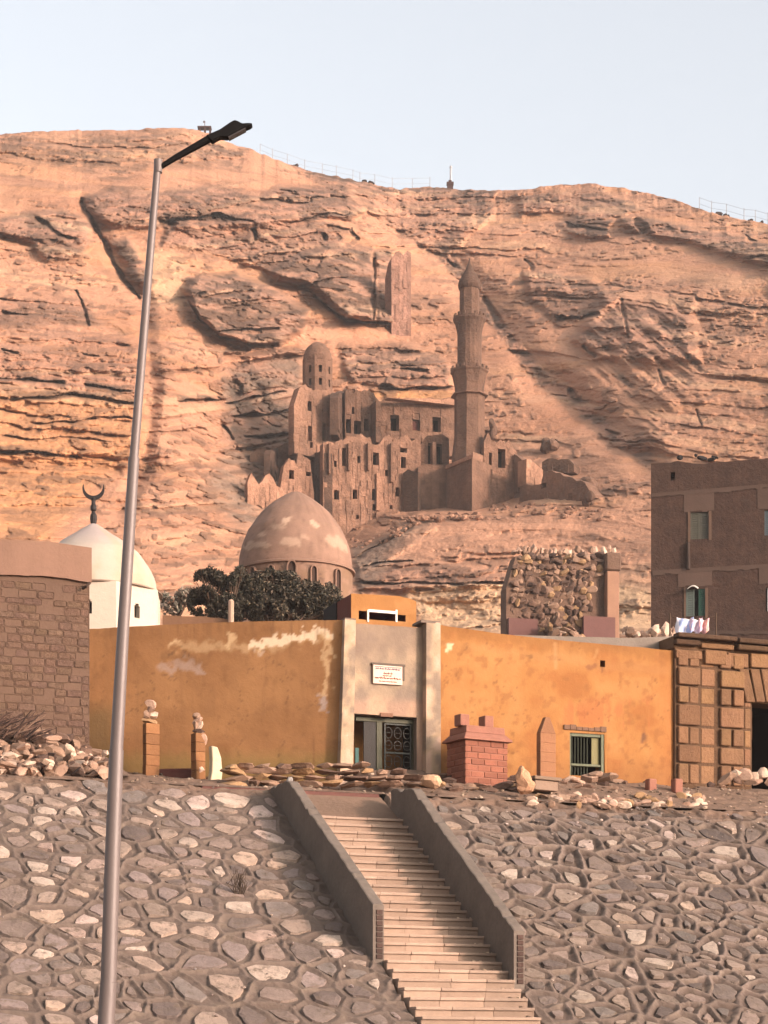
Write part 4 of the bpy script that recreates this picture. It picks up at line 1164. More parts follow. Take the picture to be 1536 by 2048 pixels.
# ------------------------------------------------------------------ antique rusticated stone building (right)
FA = facade(1352, 49.75, 1700, 51.4)
ab = thing('stone_building', FA.p(2, 0, 8), 'old brown building of bulging rusticated blocks with a dark doorway, at the right edge', 'building')
ST = lin('#966e4e') * .56
stone_b = mat('old_limestone', (1, 1, 1), .25, 2.2, .6, 14, attr=True, bdist=.04)
def au(x, y=1420): return FA.uw(x, y)[0]
def aw(y, x=1440): return FA.uw(x, y)[1]
ua0, ua1 = au(1354), au(1700)
doorh = (au(1508), au(1600), 7.0, aw(1405, 1520))
mb = MB(); mb.cur = tuple(ST * .5)
strip_wall(mb, FA, ua0, ua1, 7.0, lambda u: aw(1300), [doorh], d0=.10, d1=.7, step=1.0); mb.build('wall', stone_b, ab)
mb = MB(); room(mb, FA, doorh[0] - .2, doorh[1] + .2, 6.8, doorh[3] + .1, .71, 3.5); mb.build('inner_room', black, ab)
mb = MB(); mb.cur = tuple(ST * .6); mb.box(FA, ua0, ua1, .72, 5.5, 7.0, aw(1312)); mb.build('rear', stone_b, ab) if False else None
def block(x0, x1, y0, y1, pr=.06, t=1.0, name='block'):
    m_ = MB(); m_.cur = tuple(ST * t * rnd.uniform(.88, 1.12) * np.array([1, rnd.uniform(.96, 1.03), rnd.uniform(.92, 1.06)]))
    u0, u1 = au(x0, (y0 + y1) / 2), au(x1, (y0 + y1) / 2); w0, w1 = aw(y1), aw(y0)
    m_.box(FA, u0 + .012, u1 - .012, .10 - pr, .12, w0 + .012, w1 - .012)
    return m_.build(name, stone_b, ab, bevel=.018)
y = 1565
rows_l = [(1570, 1530), (1528, 1493), (1491, 1456), (1454, 1412), (1410, 1376), (1374, 1338), (1336, 1306)]
for k, (yb, yt) in enumerate(rows_l):
    if k % 2 == 0: block(1358, 1379, yt, yb, rnd.uniform(.05, .09)); block(1382, 1402, yt, yb, rnd.uniform(.01, .04))
    else: block(1358, 1403, yt, yb, rnd.uniform(.07, .11), .85)
    block(1405, 1434, yt, yb, rnd.uniform(.0, .025), 1.1)
    if k % 2 == 0: block(1442, 1464, yt, yb, rnd.uniform(.07, .1)); block(1468, 1490, yt, yb, rnd.uniform(.05, .09))
    elif k < 6: block(1442, 1490, yt + 1, yb, rnd.uniform(.07, .11), 1.0)
    if k < 5: block(1492, 1506, yt, yb, .02, 1.15)
# flat arch of voussoirs over the doorway
for k in range(7):
    x0 = 1484 + 20 * k; sl_ = (-5 + k * 1.4)
    m_ = MB(); m_.cur = tuple(ST * rnd.uniform(.75, .95))
    ptsv = [(x0 + 1 - sl_ * .2 + 8, 1404), (x0 + 19 - sl_ * .2 + 8, 1404), (x0 + 19 + sl_, 1338), (x0 + 1 + sl_, 1338)]
    m_.prism(FA, [FA.uw(px_, py_) for px_, py_ in ptsv], .0 + rnd.uniform(0, .03), .12); m_.build('voussoir', stone_b, ab, bevel=.015)
for (x0, x1, y0, y1, pr, t_) in [(1354, 1408, 1303, 1322, .05, .95), (1410, 1455, 1300, 1330, .10, 1.15), (1457, 1500, 1302, 1332, .06, .95), (1502, 1545, 1300, 1330, .09, 1.2), (1547, 1600, 1300, 1330, .05, 1.0)]:
    block(x0, x1, y0, y1, pr, t_)
# cornice: two projecting mouldings, worn through in places
for (x0, x1, y0, y1, pr, t_) in [(1350, 1400, 1284, 1296, .16, .38), (1402, 1470, 1287, 1299, .10, .9), (1472, 1540, 1286, 1298, .2, .45), (1542, 1640, 1286, 1298, .2, .5), (1350, 1470, 1272, 1283, .24, .35), (1472, 1640, 1273, 1285, .24, .38)]:
    block(x0, x1, y0, y1, pr, t_, 'cornice')
mb = MB(); mb.cur = tuple(ST * .8)
mb.box(FA, au(1352), au(1640), .11, 3, aw(1300), aw(1277)); mb.build('parapet', stone_b, ab)
m_ = MB(); m_.cur = tuple(lin('#6c4a35') * .6); m_.box(FA, au(1512), au(1520), .35, .42, aw(1470), aw(1412)); m_.cur = tuple(lin('#b08a68') * .6); m_.box(FA, au(1508), au(1514), .3, .34, aw(1468), aw(1420)); m_.build('door_leaf', stone_b, ab)

# ------------------------------------------------------------------ tall brick house behind (right)
FH = facade(1302, 100.0, 1800, 97.7)
bh = thing('brick_house', FH.p(4, 0, 15), 'tall unplastered brick house with cement bands and green shutters rising behind the walls', 'house')
hbrick = mat('shade_darkened_brick', lin('#745444') * .27, .42, 2.2, .8, 7, attr=True, bdist=.06, streak=.25)  # bare brick, coloured darker to stand in for shade on the facade
cement = mat('cement_smear', lin('#86695a') * .30, .15, 1.4, .4, 8, attr=True, bdist=.02)
def hu(x, y=1100): return FH.uw(x, y)[0]
def hw(y, x=1400): return FH.uw(x, y)[1]
htop = pxtop(FH, [(1302, 928), (1345, 925), (1352, 921), (1380, 926), (1410, 928), (1440, 924), (1536, 917), (1800, 905)])
hh1 = pxhole(FH, 1381, 1417, 1024, 1078); hh2 = pxhole(FH, 1372, 1410, 1178, 1232); hh3 = pxhole(FH, 1341, 1350, 944, 961); hh4 = pxhole(FH, 1529, 1566, 1020, 1070); hh5 = pxhole(FH, 1531, 1568, 1174, 1222)
uh1 = hu(1800)
mb = MB(); mb.cur = (1, 1, 1)
strip_wall(mb, FH, 0, uh1, 8, htop, [hh1, hh2, hh3, hh4, hh5], d0=0, d1=.35, step=.6, jag=.02); mb.build('wall', hbrick, bh)
mb = MB(); mb.cur = (.9, .9, .9); mb.box(FH, 0, .35, .351, 9, 8, htop(0) - .3); mb.box(FH, 0, uh1, 9.01, 9.3, 8, htop(0) - .3); mb.box(FH, .351, uh1, .36, 9.0, htop(0) - .8, htop(0) - .6); mb.build('rear', hbrick, bh)
mb = MB(); room(mb, FH, hh1[0] - .3, hh1[1] + .3, hh1[2] - .3, hh1[3] + .2, .36, 3); mb.build('inner_room', black, bh)
mb = MB(); room(mb, FH, hh2[0] - .3, hh2[1] + .3, hh2[2] - .3, hh2[3] + .2, .36, 3); mb.build('inner_room', black, bh)
mb = MB(); room(mb, FH, hh4[0] - .3, hh4[1] + .3, hh5[2] - .3, hh4[3] + .2, .36, 3); mb.build('inner_room', black, bh)
mb = MB(); room(mb, FH, hh3[0] - .05, hh3[1] + .05, hh3[2] - .05, hh3[3] + .05, .36, .9); mb.build('inner_room', black, bh)
def band(x0, x1, y0l, y0r, th, pr=.03, t=1., nm='cement_band'):
    m_ = MB(); m_.cur = (t, t, t)
    n = max(2, int((x1 - x0) / 12))
    for k in range(n):
        xa = x0 + (x1 - x0) * k / n; xb = x0 + (x1 - x0) * (k + 1) / n; ya = y0l + (y0r - y0l) * k / n; yb = y0l + (y0r - y0l) * (k + 1) / n
        j = rnd.uniform(-2, 2)
        pa, pb, pc, pd = FH.uw(xa, ya + th + j), FH.uw(xb, yb + th + j), FH.uw(xb, yb), FH.uw(xa, ya)
        m_.hexa([FH.p(pa[0], -pr, pa[1]), FH.p(pb[0], -pr, pb[1]), FH.p(pb[0], -.001, pb[1]), FH.p(pa[0], -.001, pa[1]), FH.p(pd[0], -pr, pd[1]), FH.p(pc[0], -pr, pc[1]), FH.p(pc[0], -.001, pc[1]), FH.p(pd[0], -.001, pd[1])])
    return m_.build(nm, cement, bh)
band(1303, 1536, 987, 968, 8); band(1368, 1428, 985, 981, 40, .02, 1.1, 'cement_lintel'); band(1305, 1536, 1141, 1128, 9); band(1356, 1424, 1143, 1140, 30, .02, 1.15, 'cement_lintel'); band(1515, 1560, 978, 975, 40, .02, .95, 'cement_lintel'); band(1518, 1570, 1132, 1128, 38, .02, 1.0, 'cement_lintel')
band(1305, 1536, 1262, 1262, 7, .04, .8)
for x0, x1, y0, y1 in ((1376, 1380.5, 1024, 1084), (1417.5, 1423, 1022, 1080), (1368, 1371.5, 1176, 1236), (1410.5, 1416, 1176, 1238)):
    h_ = pxhole(FH, x0, x1, y0, y1); m_ = MB(); m_.cur = (1.5, 1.45, 1.3); m_.box(FH, h_[0], h_[1], -.03, -.001, h_[2], h_[3]); m_.build('window_surround', cement, bh)
shut = mat('green_shutter', (1, 1, 1), .15, 3, .2, 20, .7, attr=True)
def leaf(h_, f0, f1, d0, col, ang=0):
    m_ = MB(); m_.cur = tuple(col)
    w_ = h_[1] - h_[0]; a_ = h_[0] + w_ * f0; b_ = h_[0] + w_ * f1
    m_.box(FH, a_, a_ + .06, d0, d0 + .05, h_[2], h_[3]); m_.box(FH, b_ - .06, b_, d0, d0 + .05, h_[2], h_[3])
    n = 12
    for k in range(n):
        z0 = h_[2] + (h_[3] - h_[2]) * k / n
        m_.box(FH, a_ + .061, b_ - .061, d0 + .012, d0 + .04, z0 + .01, z0 + (h_[3] - h_[2]) / n - .006)
    return m_.build('shutter', shut, bh)
leaf(hh1, 0, .49, .06, lin('#6f6c5c') * .42); leaf(hh1, .5, .99, .06, lin('#6a675a') * .42)
leaf(hh2, 0, .44, .02, lin('#6f7a72') * .5); leaf(hh2, .66, 1.0, .02, lin('#1f4a3c') * .6)
leaf(hh4, 0, .5, .06, lin('#5d6a70') * .5); leaf(hh4, .51, 1, .06, lin('#5d6a70') * .5)
m_ = MB(); m_.cur = tuple(lin('#c8c4c0') * .6); h_ = hh5; m_.box(FH, h_[0] + .08, h_[0] + .5, .1, .14, h_[2], h_[3]); m_.build('window_pane', shut, bh)
# little awning over the lower window
m_ = MB(); m_.cur = tuple(lin('#d8d0c4') * .7)
a0, a1, wz = hu(1376, 1175), hu(1397, 1175), hw(1176)
for k in range(6):
    f = k / 6; g_ = (k + 1) / 6
    z_ = lambda t_: wz + .12 * math.sin(t_ * math.pi)
    m_.hexa([FH.p(a0 + (a1 - a0) * f, -.4, z_(f) - .12), FH.p(a0 + (a1 - a0) * g_, -.4, z_(g_) - .12), FH.p(a0 + (a1 - a0) * g_, 0, z_(g_)), FH.p(a0 + (a1 - a0) * f, 0, z_(f)),
             FH.p(a0 + (a1 - a0) * f, -.4, z_(f) - .09), FH.p(a0 + (a1 - a0) * g_, -.4, z_(g_) - .09), FH.p(a0 + (a1 - a0) * g_, 0, z_(g_) + .03), FH.p(a0 + (a1 - a0) * f, 0, z_(f) + .03)])
m_.build('awning', shut, bh)
m_ = MB(); m_.cur = (.5, .5, .5); m_.tube([FH.p(hu(1376), -.06, hw(1085)), FH.p(hu(1377), -.06, hw(1138))], .09, 6); m_.build('drain_stain', cement, bh)
# dark bundles left on the roof edge
bd = mat('dark_cloth', lin('#1e1a1a'), .2, 4, .4)
for k, (x, y, sx, lab) in enumerate(((1360, 916, .16, 'small dark lump lying on the brick roof edge, leftmost of three'), (1404, 917, .26, 'dark ragged bundle lying on the brick roof edge, middle of three'), (1425, 919, .24, 'flat dark bundle lying on the brick roof edge, rightmost of three'))):
    m_ = MB(); p_ = FH.uw(x, y, .15)
    c_ = FH.p(p_[0], .15, p_[1] + .02)
    m_.rock(c_, (sx, .15, .12), k + 5, 0, sub=2)
    if k == 1: m_.rock(c_ + Vector((-.28, 0, .12)), (.1, .08, .1), 9, sub=1)
    if k == 2: m_.rock(c_ + Vector((.12, 0, .08)), (.25, .1, .05), 8, sub=1)
    tag(m_.build('roof_bundle', bd, None), lab, 'bundle')

# ------------------------------------------------------------------ domes
dome_w = mat('white_dome_plaster', (1, 1, 1), .08, .8, .3, 8, attr=True, bdist=.02)
def lathe_np(name, c, prof, n, colfn, material, parent, a0=0., relief=.02, seed=0, flat=False):
    prof = np.array(prof); r = prof[:, 0]; z = prof[:, 1]
    A = np.linspace(0, 2 * math.pi, n + 1)
    RR, AA = np.meshgrid(r, A, indexing='ij'); ZZ = np.repeat(z[:, None], n + 1, 1)
    nn = fbm(AA * 6 / 6.283 * 3, ZZ / .6, seed, 4); nn[:, -1] = nn[:, 0]
    RR = RR + relief * nn * (RR > .05)
    X = c[0] + RR * np.cos(AA + a0); Y = c[1] + RR * np.sin(AA + a0); Z = c[2] + ZZ
    px = 768 + X / Y * F; py = HY - (Z - CZ) / Y * F
    return np_mesh(name, np.stack([X, Y, Z], -1).reshape(-1, 3), grid_faces(len(r), n + 1), material, parent, colfn(px, py, AA, ZZ).reshape(-1, 3), not flat)
# white dome, Y=75
YD = 75.0; kk = YD / F
cz = lambda y, Y=YD: CZ + (HY - y) / F * Y
wc = W(187, 1200, YD)
wd = thing('white_dome', (wc.x, wc.y, cz(1250)), 'smooth white pointed dome on a low white drum, left of the lamp post', 'dome')
prof = []
for y_, hw_ in [(1192, 128), (1175, 126), (1157, 122), (1134, 110), (1108, 92), (1087, 66), (1069, 38), (1058, 22), (1050, 10), (1046, 0)]:
    prof.append((hw_ * kk, cz(y_) - cz(1192)))
def resamp(prof, n=50):
    t_ = np.linspace(0, len(prof) - 1, n); a_ = np.array(prof); i_ = np.arange(len(prof))
    return np.stack([np.interp(t_, i_, a_[:, 0]), np.interp(t_, i_, a_[:, 1])], 1)
WH = lin('#d4c2ae') * .55
lathe_np('dome_shell', (wc.x, wc.y, cz(1192)), resamp(prof), 64, lambda px, py, A, Z: mixc(mixc(np.ones(px.shape + (3,)) * WH, lin('#c4b0a8') * .56, (1 - smooth(1060, 1105, py)) * .9), WH * [.95, .85, .72], smooth(-.1, .4, fbm(A * 8, Z / 1.6, 402, 5)) * .7), dome_w, wd)
mb = MB(); mb.cur = tuple(lin('#e0cdb8') * .58)
rD = 141 * kk
za, zb_ = cz(1330), cz(1190)
# eight-sided drum with a small arched opening in every side
for k in range(8):
    ang = R(-22.5 + 3) + k * R(45)
    ca = Vector((wc.x + rD * math.cos(ang), wc.y + rD * math.sin(ang), 0)); cb = Vector((wc.x + rD * math.cos(ang + R(45)), wc.y + rD * math.sin(ang + R(45)), 0))
    fr = Frame(ca, math.atan2(cb.y - ca.y, cb.x - ca.x)); L_ = (cb - ca).length
    # depth must point inwards
    h0, hw2, hz0, hz1 = L_ / 2, .12, cz(1254), cz(1230)
    holes = [(h0 - hw2, h0 + hw2, hz0, hz1), (h0 - hw2 * .6, h0 + hw2 * .6, hz1, hz1 + .08)]
    sgn = 1
    strip_wall(mb, fr, 0, L_, za, lambda u: zb_, [(h0 - hw2, h0 - hw2 * .6, hz0, hz1), (h0 - hw2 * .6, h0 + hw2 * .6, hz0, hz1 + .07), (h0 + hw2 * .6, h0 + hw2, hz0, hz1)], d0=0, d1=.2, step=2)
mb.build('drum', dome_w, wd)
mb = MB(); mb.cur = tuple(lin('#8a7462') * .7); mb.lathe((wc.x, wc.y, cz(1191)), [(rD * .93, -.02), (rD * .975, .0), (rD * .965, .05), (rD * .9, .07)], 48); mb.build('string_course', dome_w, wd)
mb = MB(); mb.cur = (.03, .03, .03); mb.lathe((wc.x, wc.y, za), [(rD * .8, 0), (rD * .8, zb_ - za - .1)], 8); mb.build('dark_core', black, wd)
# finial with crescent
iron = mat('black_iron', lin('#2b2422') * .8, .1, 5, .2, 30, .6, metal=.3)
mb = MB(); mb.cur = (1, 1, 1)
c0_ = (wc.x, wc.y, cz(1048))
fp = [(0.09, 0)]
for y_, hw_ in [(1046, 6), (1038, 7), (1030, 6.5), (1026, 4), (1023, 3.5), (1020, 6), (1012, 6), (1008, 4), (1002, 4), (998, 5.5), (996, 4)]: fp.append((hw_ * kk, cz(y_) - cz(1048)))
mb.lathe(c0_, fp, 12)
mb.build('finial', iron, wd, shade=False)
mb = MB(); mb.cur = (1, 1, 1)
ro, cc0 = 22 * kk, Vector((wc.x, wc.y, cz(978)))
n = 26; vs = []; fs = []
pts_o = []; pts_i = []
for k in range(n + 1):
    a_ = R(-90) + R(114) * (2 * k / n - 1)
    th = 8.0 * kk * max(0.03, math.cos((2 * k / n - 1) * math.pi / 2)) ** .7
    pts_o.append((math.cos(a_) * ro, math.sin(a_) * ro)); pts_i.append((math.cos(a_) * (ro - th), math.sin(a_) * (ro - th)))
frc = Frame(cc0, 0)
for k in range(n):
    mb.hexa([frc.p(pts_o[k][0], -.04, pts_o[k][1]), frc.p(pts_o[k + 1][0], -.04, pts_o[k + 1][1]), frc.p(pts_o[k + 1][0], .04, pts_o[k + 1][1]), frc.p(pts_o[k][0], .04, pts_o[k][1]),
             frc.p(pts_i[k][0], -.04, pts_i[k][1]), frc.p(pts_i[k + 1][0], -.04, pts_i[k + 1][1]), frc.p(pts_i[k + 1][0], .04, pts_i[k + 1][1]), frc.p(pts_i[k][0], .04, pts_i[k][1])])
mb.build('crescent', iron, wd)

# brown egg-shaped dome, Y=88
YB = 88.0; kb = YB / F
bc = W(591, 1200, YB); czb = lambda y: CZ + (HY - y) / F * YB
bdm = thing('brown_dome', (bc.x, bc.y, czb(1250)), 'weathered pinkish brown egg-shaped dome with flaking pale plaster, behind a dark bush', 'dome')
prof = []
for y_, hw_ in [(1262, 116), (1215, 115), (1180, 114.5), (1160, 114), (1135, 114), (1115, 112), (1095, 107.5), (1064, 95), (1041, 79), (1027, 68), (1015, 55), (1002, 38), (993, 24), (986, 11), (983, 0)]:
    prof.append((hw_ * kb, czb(y_) - czb(1262)))
DP = lin('#a07c68') * .58
def col_dome(px, py, A, Z):
    c_ = np.ones(px.shape + (3,)) * DP
    n1 = fbm(A * 3, Z / .8, 411, 5); n2 = fbm(A * 12, Z / .2, 412, 3)
    c_ = mixc(c_, DP * [1.12, 1.1, 1.1], smooth(0, .4, n1)); c_ = mixc(c_, lin('#8a6a50') * .62, smooth(1128, 1145, py + 6 * n1) * .7)
    c_ = mixc(c_, DP * .78, smooth(.0, .5, fbm(A * 10, Z / 1.5, 413, 4)) * .6); c_ = mixc(c_, DP * 1.15, smooth(.15, .4, fbm(A * 6, Z / .35, 414, 5)) * .5); c_ = mixc(c_, DP * .7, (1 - smooth(.004, .02, np.abs(fbm(A * 2.5, Z / 1.3, 415, 4)))) * .7)
    x = px + 10 * n1 + 6 * n2; y = py + 8 * n1 + 5 * n2
    cr = lin('#d8b498') * .58
    for a_, b_, r_, s_ in (((565, 1040), (575, 1034), 6, .9), ((622, 1042), (630, 1049), 5, .8), ((568, 1082), (590, 1082), 9, .55), ((560, 1050), (548, 1052), 5, .4), ((500, 1086), (530, 1090), 7, .55), ((520, 1070), (524, 1066), 4, .5), ((655, 1075), (672, 1090), 8, .45), ((605, 1072), (610, 1075), 5, .4), ((488, 1092), (500, 1096), 5, .5), ((678, 1080), (692, 1100), 7, .5)):
        c_ = mixc(c_, cr, (1 - smooth(r_ * .6, r_ * 1.3, line_d((x, y), [a_, b_]))) * s_)
    for x_, y_ in ((606, 1124), (620, 1131), (632, 1140), (640, 1150), (645, 1160), (628, 1158), (560, 1128)):
        c_ = mixc(c_, lin('#5c4438') * .6, (1 - smooth(2.5, 5, np.hypot(x - x_, y - y_))) * .7)
    return c_
lathe_np('dome_shell', (bc.x, bc.y, czb(1262)), resamp(prof, 120), 120, col_dome, plaster, bdm, relief=.035)
# moulding and blind arched niches of the drum (proud frames with dark backs)
mb = MB(); mb.cur = tuple(DP * 1.0); mb.lathe((bc.x, bc.y, czb(1147)), [(113 * kb, -.05), (119.5 * kb, -.03), (119.5 * kb, .05), (113 * kb, .1)], 64); mb.build('string_course', plaster, bdm)
def niche(ang, wdt, z0, z1, name='niche'):
    m_ = MB(); r_ = 116.6 * kb
    fr = Frame((bc.x + r_ * math.sin(ang), bc.y - r_ * math.cos(ang), 0), ang)
    arch = [(-wdt / 2, z0), (wdt / 2, z0)] + [(wdt / 2 * math.cos(t_), z1 + wdt * .7 * math.sin(t_)) for t_ in np.linspace(0, math.pi, 9)]
    m_.cur = tuple(lin('#50392e') * .55); m_.prism(fr, arch, .0, .06)
    m_.cur = tuple(DP * .95)
    for i_ in range(1, len(arch)):
        a_, b_ = arch[i_], arch[(i_ + 1) % len(arch)]
        if i_ == len(arch) - 1 and False: break
        v = Vector((b_[0] - a_[0], b_[1] - a_[1])); 
        if v.length < 1e-4: continue
        nrm = Vector((v.y, -v.x)).normalized() * .05
        m_.prism(fr, [a_, b_, (b_[0] + nrm.x, b_[1] + nrm.y), (a_[0] + nrm.x, a_[1] + nrm.y)], -.08, .05)
    return m_.build(name, plaster, bdm)
for ax, wd_, y0, y1 in ((-.75, .24, 1195, 1163), (-.02, .30, 1215, 1160), (.82, .24, 1205, 1166), (.35, .2, 1195, 1165), (-.38, .2, 1195, 1163)):
    niche(ax, wd_, czb(y0), czb(y1))
mb = MB(); mb.cur = tuple(DP * .8)
frq = facade(430, 86, 700, 85.2)
mb.box(frq, 0, frq.uw(706, 1240)[0], 0, .4, 8, frq.uw(560, 1226)[1]); mb.build('base_wall', plaster, bdm)

# low wall and post left of the bush, small plaster lump, etc.
frw = facade(325, 66, 470, 65.5)
mb = MB(); mb.cur = tuple(lin('#a07456') * .6)
tw = pxtop(frw, [(325, 1232), (400, 1232), (462, 1240)]); strip_wall(mb, frw, 0, frw.uw(463, 1240)[0], 8, tw, d0=0, d1=.4, step=.3, jag=.03)
tag(mb.build('low_wall', plaster, None), 'low reddish mud wall between the white dome and the bush', 'wall')
mb = MB(); mb.cur = tuple(lin('#c8a48c') * .6); q_ = frw.uw(462, 1240, -.1); 
mb.lathe(frw.p(q_[0], -.1, q_[1] - 1.2), [(.085, 0), (.085, 1.75), (.05, 1.80)], 8)
tag(mb.build('post', plaster, None, bevel=0), 'short pale post standing at the end of the low mud wall', 'post')

# ------------------------------------------------------------------ bushes
leafm = mat('dusty_leaves', (1, 1, 1), .25, 2.5, 0, rough=.8, attr=True)
barkm = mat('bark', lin('#4a392c'), .2, 5, .4, 20)
def bush(name, lab, blobs, Y, nleaf, base, cols_, seed, leaf_=.09, label_cat='bush', group=None):
    rs_ = np.random.RandomState(seed)
    root = thing(name, W(base[0], base[1], Y), lab, label_cat, group)
    V = []; C_ = []
    tot = sum(b[2] * b[3] for b in blobs)
    for (x, y, rx, ry, dy) in blobs:
        n = int(nleaf * rx * ry / tot); k_ = Y / F
        d = rs_.normal(size=(n, 3)); d /= np.linalg.norm(d, axis=1)[:, None]
        rr_ = rs_.uniform(.25, 1, n) ** .45
        c_ = W(x, y, Y + dy)
        bump_ = 1 + .28 * fbm(d[:, 0] * 2.2 + x, d[:, 2] * 2.2 + y + d[:, 1] * 2, seed, 3)
        p = np.stack([c_.x + d[:, 0] * rr_ * rx * k_ * bump_, c_.y + d[:, 1] * rr_ * rx * k_ * .9 * bump_, c_.z + d[:, 2] * rr_ * ry * k_ * bump_], 1)
        keep_ = fbm(p[:, 0] / .4, p[:, 2] / .35 + p[:, 1] * .7, seed + 3, 3) > -.12
        p = p[keep_]; n = len(p)
        a_ = rs_.normal(size=(n, 3)); a_ /= np.linalg.norm(a_, axis=1)[:, None]
        b_ = np.cross(a_, rs_.normal(size=(n, 3))); b_ /= np.linalg.norm(b_, axis=1)[:, None]
        s_ = leaf_ * rs_.uniform(.6, 1.3, n)[:, None]
        q_ = np.stack([p - a_ * s_, p + b_ * s_ * .45, p + a_ * s_, p - b_ * s_ * .45], 1)
        V.append(q_.reshape(-1, 3))
        cl = np.array(cols_)[rs_.randint(0, len(cols_), n)] * rs_.uniform(.7, 1.3, n)[:, None]
        C_.append(np.repeat(cl, 4, 0))
    V = np.concatenate(V); C_ = np.concatenate(C_)
    np_mesh('foliage', V, np.arange(len(V)).reshape(-1, 4), leafm, root, C_, False)
    mb = MB(); mb.cur = (1, 1, 1); rr = random.Random(seed); b0 = W(base[0], base[1], Y)
    for (x, y, rx, ry, dy) in blobs:
        e = W(x + rr.uniform(-rx, rx) * .5, y - ry * .3, Y + dy); m_ = b0.lerp(e, .5) + Vector((rr.uniform(-.2, .2), rr.uniform(-.2, .2), rr.uniform(-.1, .1)))
        mb.tube([b0, m_, e], [.06, .04, .015], 6)
        for _ in range(7):
            e2 = W(x + rr.uniform(-rx, rx) * 1.0, y + rr.uniform(-1.05, .4) * ry, Y + dy - .3); mb.tube([m_, m_.lerp(e2, .6) + Vector((rr.uniform(-.1, .1), 0, rr.uniform(-.1, .1))), e2], [.025, .016, .006], 4)
    mb.build('trunk', barkm, root)
    return root
gcol = [lin('#4c4636') * .6, lin('#3c3a2c') * .6, lin('#5a4e3e') * .6, lin('#463c30') * .6]
gcol = [g_ * .8 for g_ in gcol]
bush('bush', 'dark dusty bush, taller and denser, at the left foot of the brown dome', [(430, 1185, 38, 50, 0), (405, 1200, 28, 36, .2), (455, 1215, 34, 34, .1), (400, 1160, 12, 22, 0), (470, 1170, 26, 38, 0)], 76, 20000, (440, 1262), gcol, 3, .075)
bush('bush', 'wide dark straggly bush growing in front of the brown dome', [(520, 1190, 45, 42, 0), (560, 1170, 50, 28, .3), (590, 1200, 60, 40, 0), (640, 1200, 42, 36, 0), (668, 1215, 26, 30, -.2), (480, 1160, 20, 26, .2), (540, 1155, 18, 20, 0), (500, 1215, 50, 36, 0), (560, 1225, 70, 30, 0), (650, 1225, 36, 24, 0)], 77, 30000, (560, 1275), gcol + [lin('#6a5a48') * .6, lin('#7a6a54') * .5], 4, .075)
bush('shrub', 'sparse greyish shrub between the white dome and the dark bush', [(345, 1205, 26, 26, 0), (372, 1195, 22, 22, 0)], 80, 900, (355, 1240), [lin('#8a8070') * .7, lin('#b09a88') * .7, lin('#5e5a4a') * .7], 6, .10, 'shrub')
# ------------------------------------------------------------------ mosque ruin on the spur
MS = lin('#926c56') * .52; MSd = MS * .8; MSl = MS * 1.3  # MSd and MSl also carry painted shade and sunlight in the masonry tone
ruin = mat('ruin_masonry', (1, 1, 1), .5, .6, .9, 2.2, attr=True, bdist=.25, streak=.3, sscale=.25)
mq = thing('ruined_mosque', W(720, 1090, 214), 'ruined brown stone mosque with broken walls and a small domed tower on the hillside', 'mosque')
def fwd(px, py, Y, off=.8): return min(Y, hillY(px, py) - off)
def rwall(name, fx0, fY0, fx1, fY1, knots, ybot, holes=(), col=MS, d1=1.2, jag=.25, step=.7, parent=None, roomd=3.0, x0=None, x1=None, seed=1):
    fr = facade(fx0, fY0, fx1, fY1)
    top = pxtop(fr, knots)
    xs_ = [k_[0] for k_ in knots]; u0 = fr.uw(min(xs_), ybot)[0]; u1 = fr.uw(max(xs_), ybot)[0]
    hs = [pxhole(fr, *h) for h in holes]
    m_ = MB(); m_.cur = tuple(col)
    strip_wall(m_, fr, u0, u1, fr.uw((fx0 + fx1) / 2, ybot)[1], top, hs, 0, d1, step, jag, seed)
    o = m_.build(name, ruin, parent or mq)
    for h in hs:
        r_ = MB(); r_.cur = (.5, .5, .5); room(r_, fr, h[0] - .02, h[1] + .02, h[2] - .02, h[3] + .02, d1 + .01, d1 + roomd * .4, .1); r_.build('recess', black, parent or mq)  # box added so the windows of the roofless ruin stay dark
    return fr
# main front: broken upper edge
def ragged(x0, x1, ylo, yhi, seed, wmin=4, wmax=9):
    r_ = random.Random(seed); out = []; x = x0
    while x < x1 - 2:
        w_ = r_.uniform(wmin, wmax); xe = min(x + w_, x1); y_ = r_.uniform(yhi, ylo)
        out += [(x + .05, y_ + r_.uniform(-2, 2)), (xe - .6, y_ + r_.uniform(-2, 2))]; x = xe
    return out
rwall('front_wall', 646, 211, 842, 214.2, ragged(646, 842, 888, 868, 5, 7, 16), 1100,
      [(668, 678, 980, 999), (705, 715, 979, 998), (744, 753, 978, 1001), (745, 753, 1008, 1021), (791, 799, 975, 993), (735, 750, 1056, 1086), (684, 692, 896, 932), (746, 758, 905, 930), (800, 814, 896, 905), (802, 812, 914, 936), (715, 721, 912, 926), (668, 673, 922, 934), (770, 776, 940, 952), (712, 718, 1030, 1038), (780, 785, 1010, 1018)], MSl, 1.0, .12, .45)  # front wall lightened in colour for stronger sunlit contrast
m_ = MB(); frm = facade(646, 210.6, 800, 213.1); m_.cur = tuple(MS)
for x in (658, 697, 736, 782):
    h_ = pxhole(frm, x, x + 3.5, 886, 945 + rnd.uniform(-10, 20)); m_.box(frm, h_[0], h_[1], 0, .6, h_[2], h_[3])
m_.build('buttresses', ruin, mq, 'stuff')
m_ = MB(); m_.cur = tuple(MSl * 1.25); h_ = pxhole(frm, 754, 760, 946, 1020); m_.box(frm, h_[0], h_[1], .1, .6, h_[2], h_[3]); h_ = pxhole(frm, 751, 757, 1040, 1056); m_.box(frm, h_[0], h_[1], .1, .6, h_[2], h_[3]); m_.build('pale_repair', ruin, mq, 'stuff')
